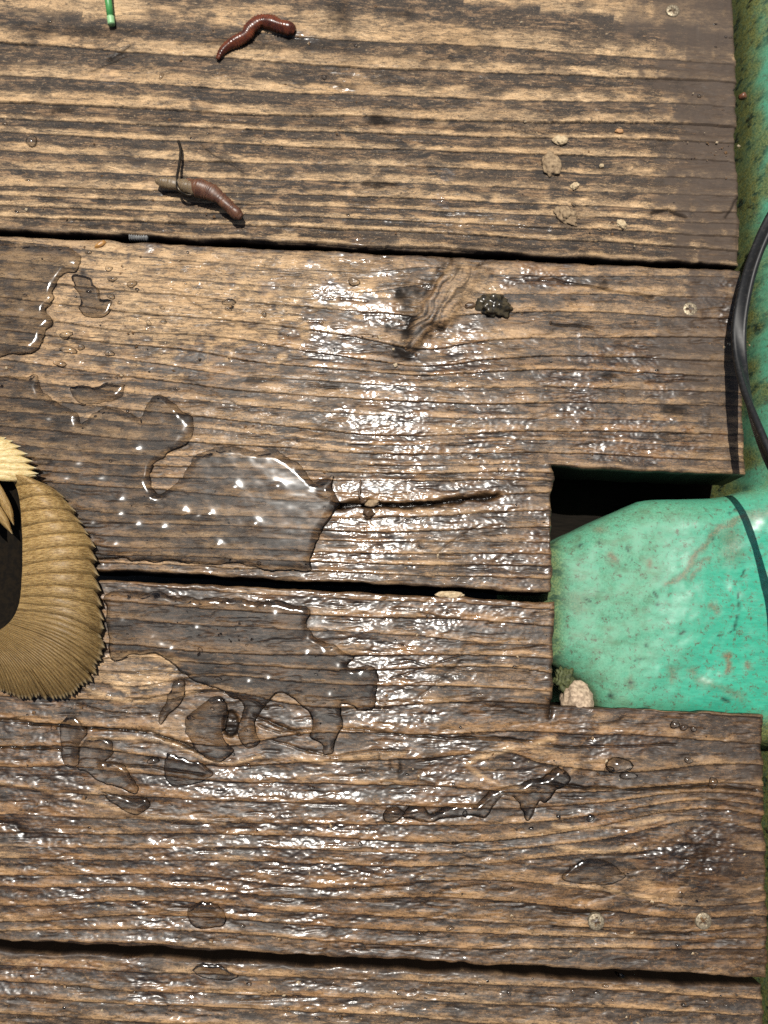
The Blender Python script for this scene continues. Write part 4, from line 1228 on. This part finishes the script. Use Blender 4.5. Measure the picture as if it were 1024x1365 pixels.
# grey ribbed fragment in the upper gap
rf_l = P(186, 316, -.003)
V_, F_ = tube(np.array([P(x, 312.2 + (x - 160) * .05 + 3, -.003) - rf_l for x in np.linspace(173, 198, 30)]), [.0021 * (1 + .22 * math.sin(i * 1.7)) for i in range(30)], 10)
rfo = mesh_py('shell_fragment', V_, F_, simple('grey_shell', (0.20, 0.20, 0.19), .4, (0.09, 0.09, 0.09), 500, .0003))
rfo.location = Vector(rf_l) * S
tag(rfo, 'grey ribbed shell fragment wedged in the uppermost gap', 'shell')
# green plastic tip reaching in over the top edge
gs = empty('green_rod_tip', tuple(P(148, 10, .01)))
g_off = P(148, 10, .01)
gm = simple('green_plastic', (0.075, 0.30, 0.085), .4, (0.06, 0.25, 0.07), 200, .0001)
gm2 = simple('pale_green_plastic', (0.28, 0.50, 0.24), .4, (0.24, 0.44, 0.2), 200, .0001)
def rod(a, b, r0, r1, mat, name):
    q = np.array([np.array(a) + (np.array(b) - np.array(a)) * t for t in np.linspace(0, 1, 8)])
    V, F = tube(q, np.linspace(r0, r1, 8), 14)
    return mesh_py(name, V, F, mat, gs)
a_, b_, c_ = P(128, -120, .012) - g_off, P(147.6, 23, .0024) - g_off, P(148.8, 33, .0020) - g_off
rod(a_, b_, .0024, .0022, gm, 'shaft')
rod(b_, c_, .00235, .0022, gm2, 'end_cap')
tag(gs, 'green plastic rod tip poking in at the top edge of the picture', 'rod')


# ------------------------------------------------------------------ grit and silt
def grit():
    rng = random.Random(17)
    V, F = [], []
    octa = [(1, 0, 0), (0, 1, 0), (-1, 0, 0), (0, -1, 0), (0, 0, 1), (0, 0, -.6)]
    of = [(0, 1, 4), (1, 2, 4), (2, 3, 4), (3, 0, 4), (1, 0, 5), (2, 1, 5), (3, 2, 5), (0, 3, 5)]
    cl = [(rng.uniform(0, 980), rng.choice([rng.uniform(10, 300), rng.uniform(350, 760), rng.uniform(810, 1240), rng.uniform(1300, 1360)]), rng.uniform(10, 45)) for _ in range(46)]
    for i in range(760):
        if i < 520:
            c = rng.choice(cl); x = rng.gauss(c[0], c[2]); y = rng.gauss(c[1], c[2] * .5)
        else:
            x = rng.uniform(0, 985); y = rng.uniform(5, 1360)
        if any(abs(y - y0 - x * .0475) < 11 for y0 in (309, 762, 1259)):      # nothing hangs in the open gaps
            continue
        if x > 730 and 615 < y < 950 or x < 150 and 580 < y < 940:
            continue
        q = P(x, y, 0); r = rng.choice([.8, 1, 1.2, 1.6, 2.2, 3.0]) * PXM
        a = rng.uniform(0, 6.28); b = len(V); st = rng.uniform(.5, 1.0)
        for (u, v, w) in octa:
            u2, v2 = u * r * rng.uniform(.7, 1.3), v * r * st * rng.uniform(.7, 1.3)
            V.append((q[0] + u2 * math.cos(a) - v2 * math.sin(a), q[1] + u2 * math.sin(a) + v2 * math.cos(a), -.0002 + w * r * .6))
        F += [tuple(b + k for k in f) for f in of]
    t = NT('mixed_grit')
    n = t.noise(t.map(t.obj(), (180, 180, 180)), 1, 2, .5)
    c = t.mix(t.ramp(n, .38, .48), (0.030, 0.022, 0.015), (0.16, 0.085, 0.035))
    c = t.mix(t.ramp(n, .52, .58), c, (0.46, 0.36, 0.23))
    t.bsdf(Base_Color=c, Roughness=.6)
    o = mesh_py('grit', V, F, t.m, None, False)
    o['kind'] = 'stuff'
    o['label'] = 'fine grit and crumbs scattered over the boards'
    o['category'] = 'grit'


grit()


# ------------------------------------------------------------------ screws
def screw_mesh():
    n, rr = 41, .0046
    g = np.linspace(-rr, rr, n)
    X, Y = np.meshgrid(g, g)
    r = np.hypot(X, Y)
    sc_ = np.where(r > 1e-9, np.maximum(np.abs(X), np.abs(Y)) / np.maximum(r, 1e-9), 1)
    X = X * sc_; Y = Y * sc_; r = np.hypot(X, Y)
    z = .0005 * (1 - (r / rr) ** 2) - .0012 * sstep(.88 * rr, rr, r)
    cross = (np.minimum(np.abs(X), np.abs(Y)) < .00062) & (np.maximum(np.abs(X), np.abs(Y)) < .0024)
    z = z - .0018 * cross
    z += .00018 * (fbm(X * 1500 + 5, Y * 1500 + 5, 9, 3) - .5)
    idx = np.arange(n * n).reshape(n, n)
    F = np.stack([idx[:-1, :-1], idx[:-1, 1:], idx[1:, 1:], idx[1:, :-1]], -1).reshape(-1, 4)
    return np.stack([X, Y, z], -1).reshape(-1, 3), F


zinc = simple('crusted_zinc', (0.30, 0.25, 0.17), .42, (0.13, 0.10, 0.065), 900, .0004, 1500, metallic=.55, rough2=.6)
sv, sf = screw_mesh()
base_screw = None
for (px, py, pl, rz) in [(897, 14, plank1, .3), (920, 412, plank2, .1), (795, 1229, plank3, -.2), (938, 1228, plank3, .7)]:
    if base_screw is None:
        base_screw = mesh_np('screw', sv, sf, zinc, pl)
        o = base_screw
    else:
        o = base_screw.copy(); COL.objects.link(o); o.parent = pl
    o.location = P(px, py, .0003)
    o.rotation_euler = (0, 0, rz)
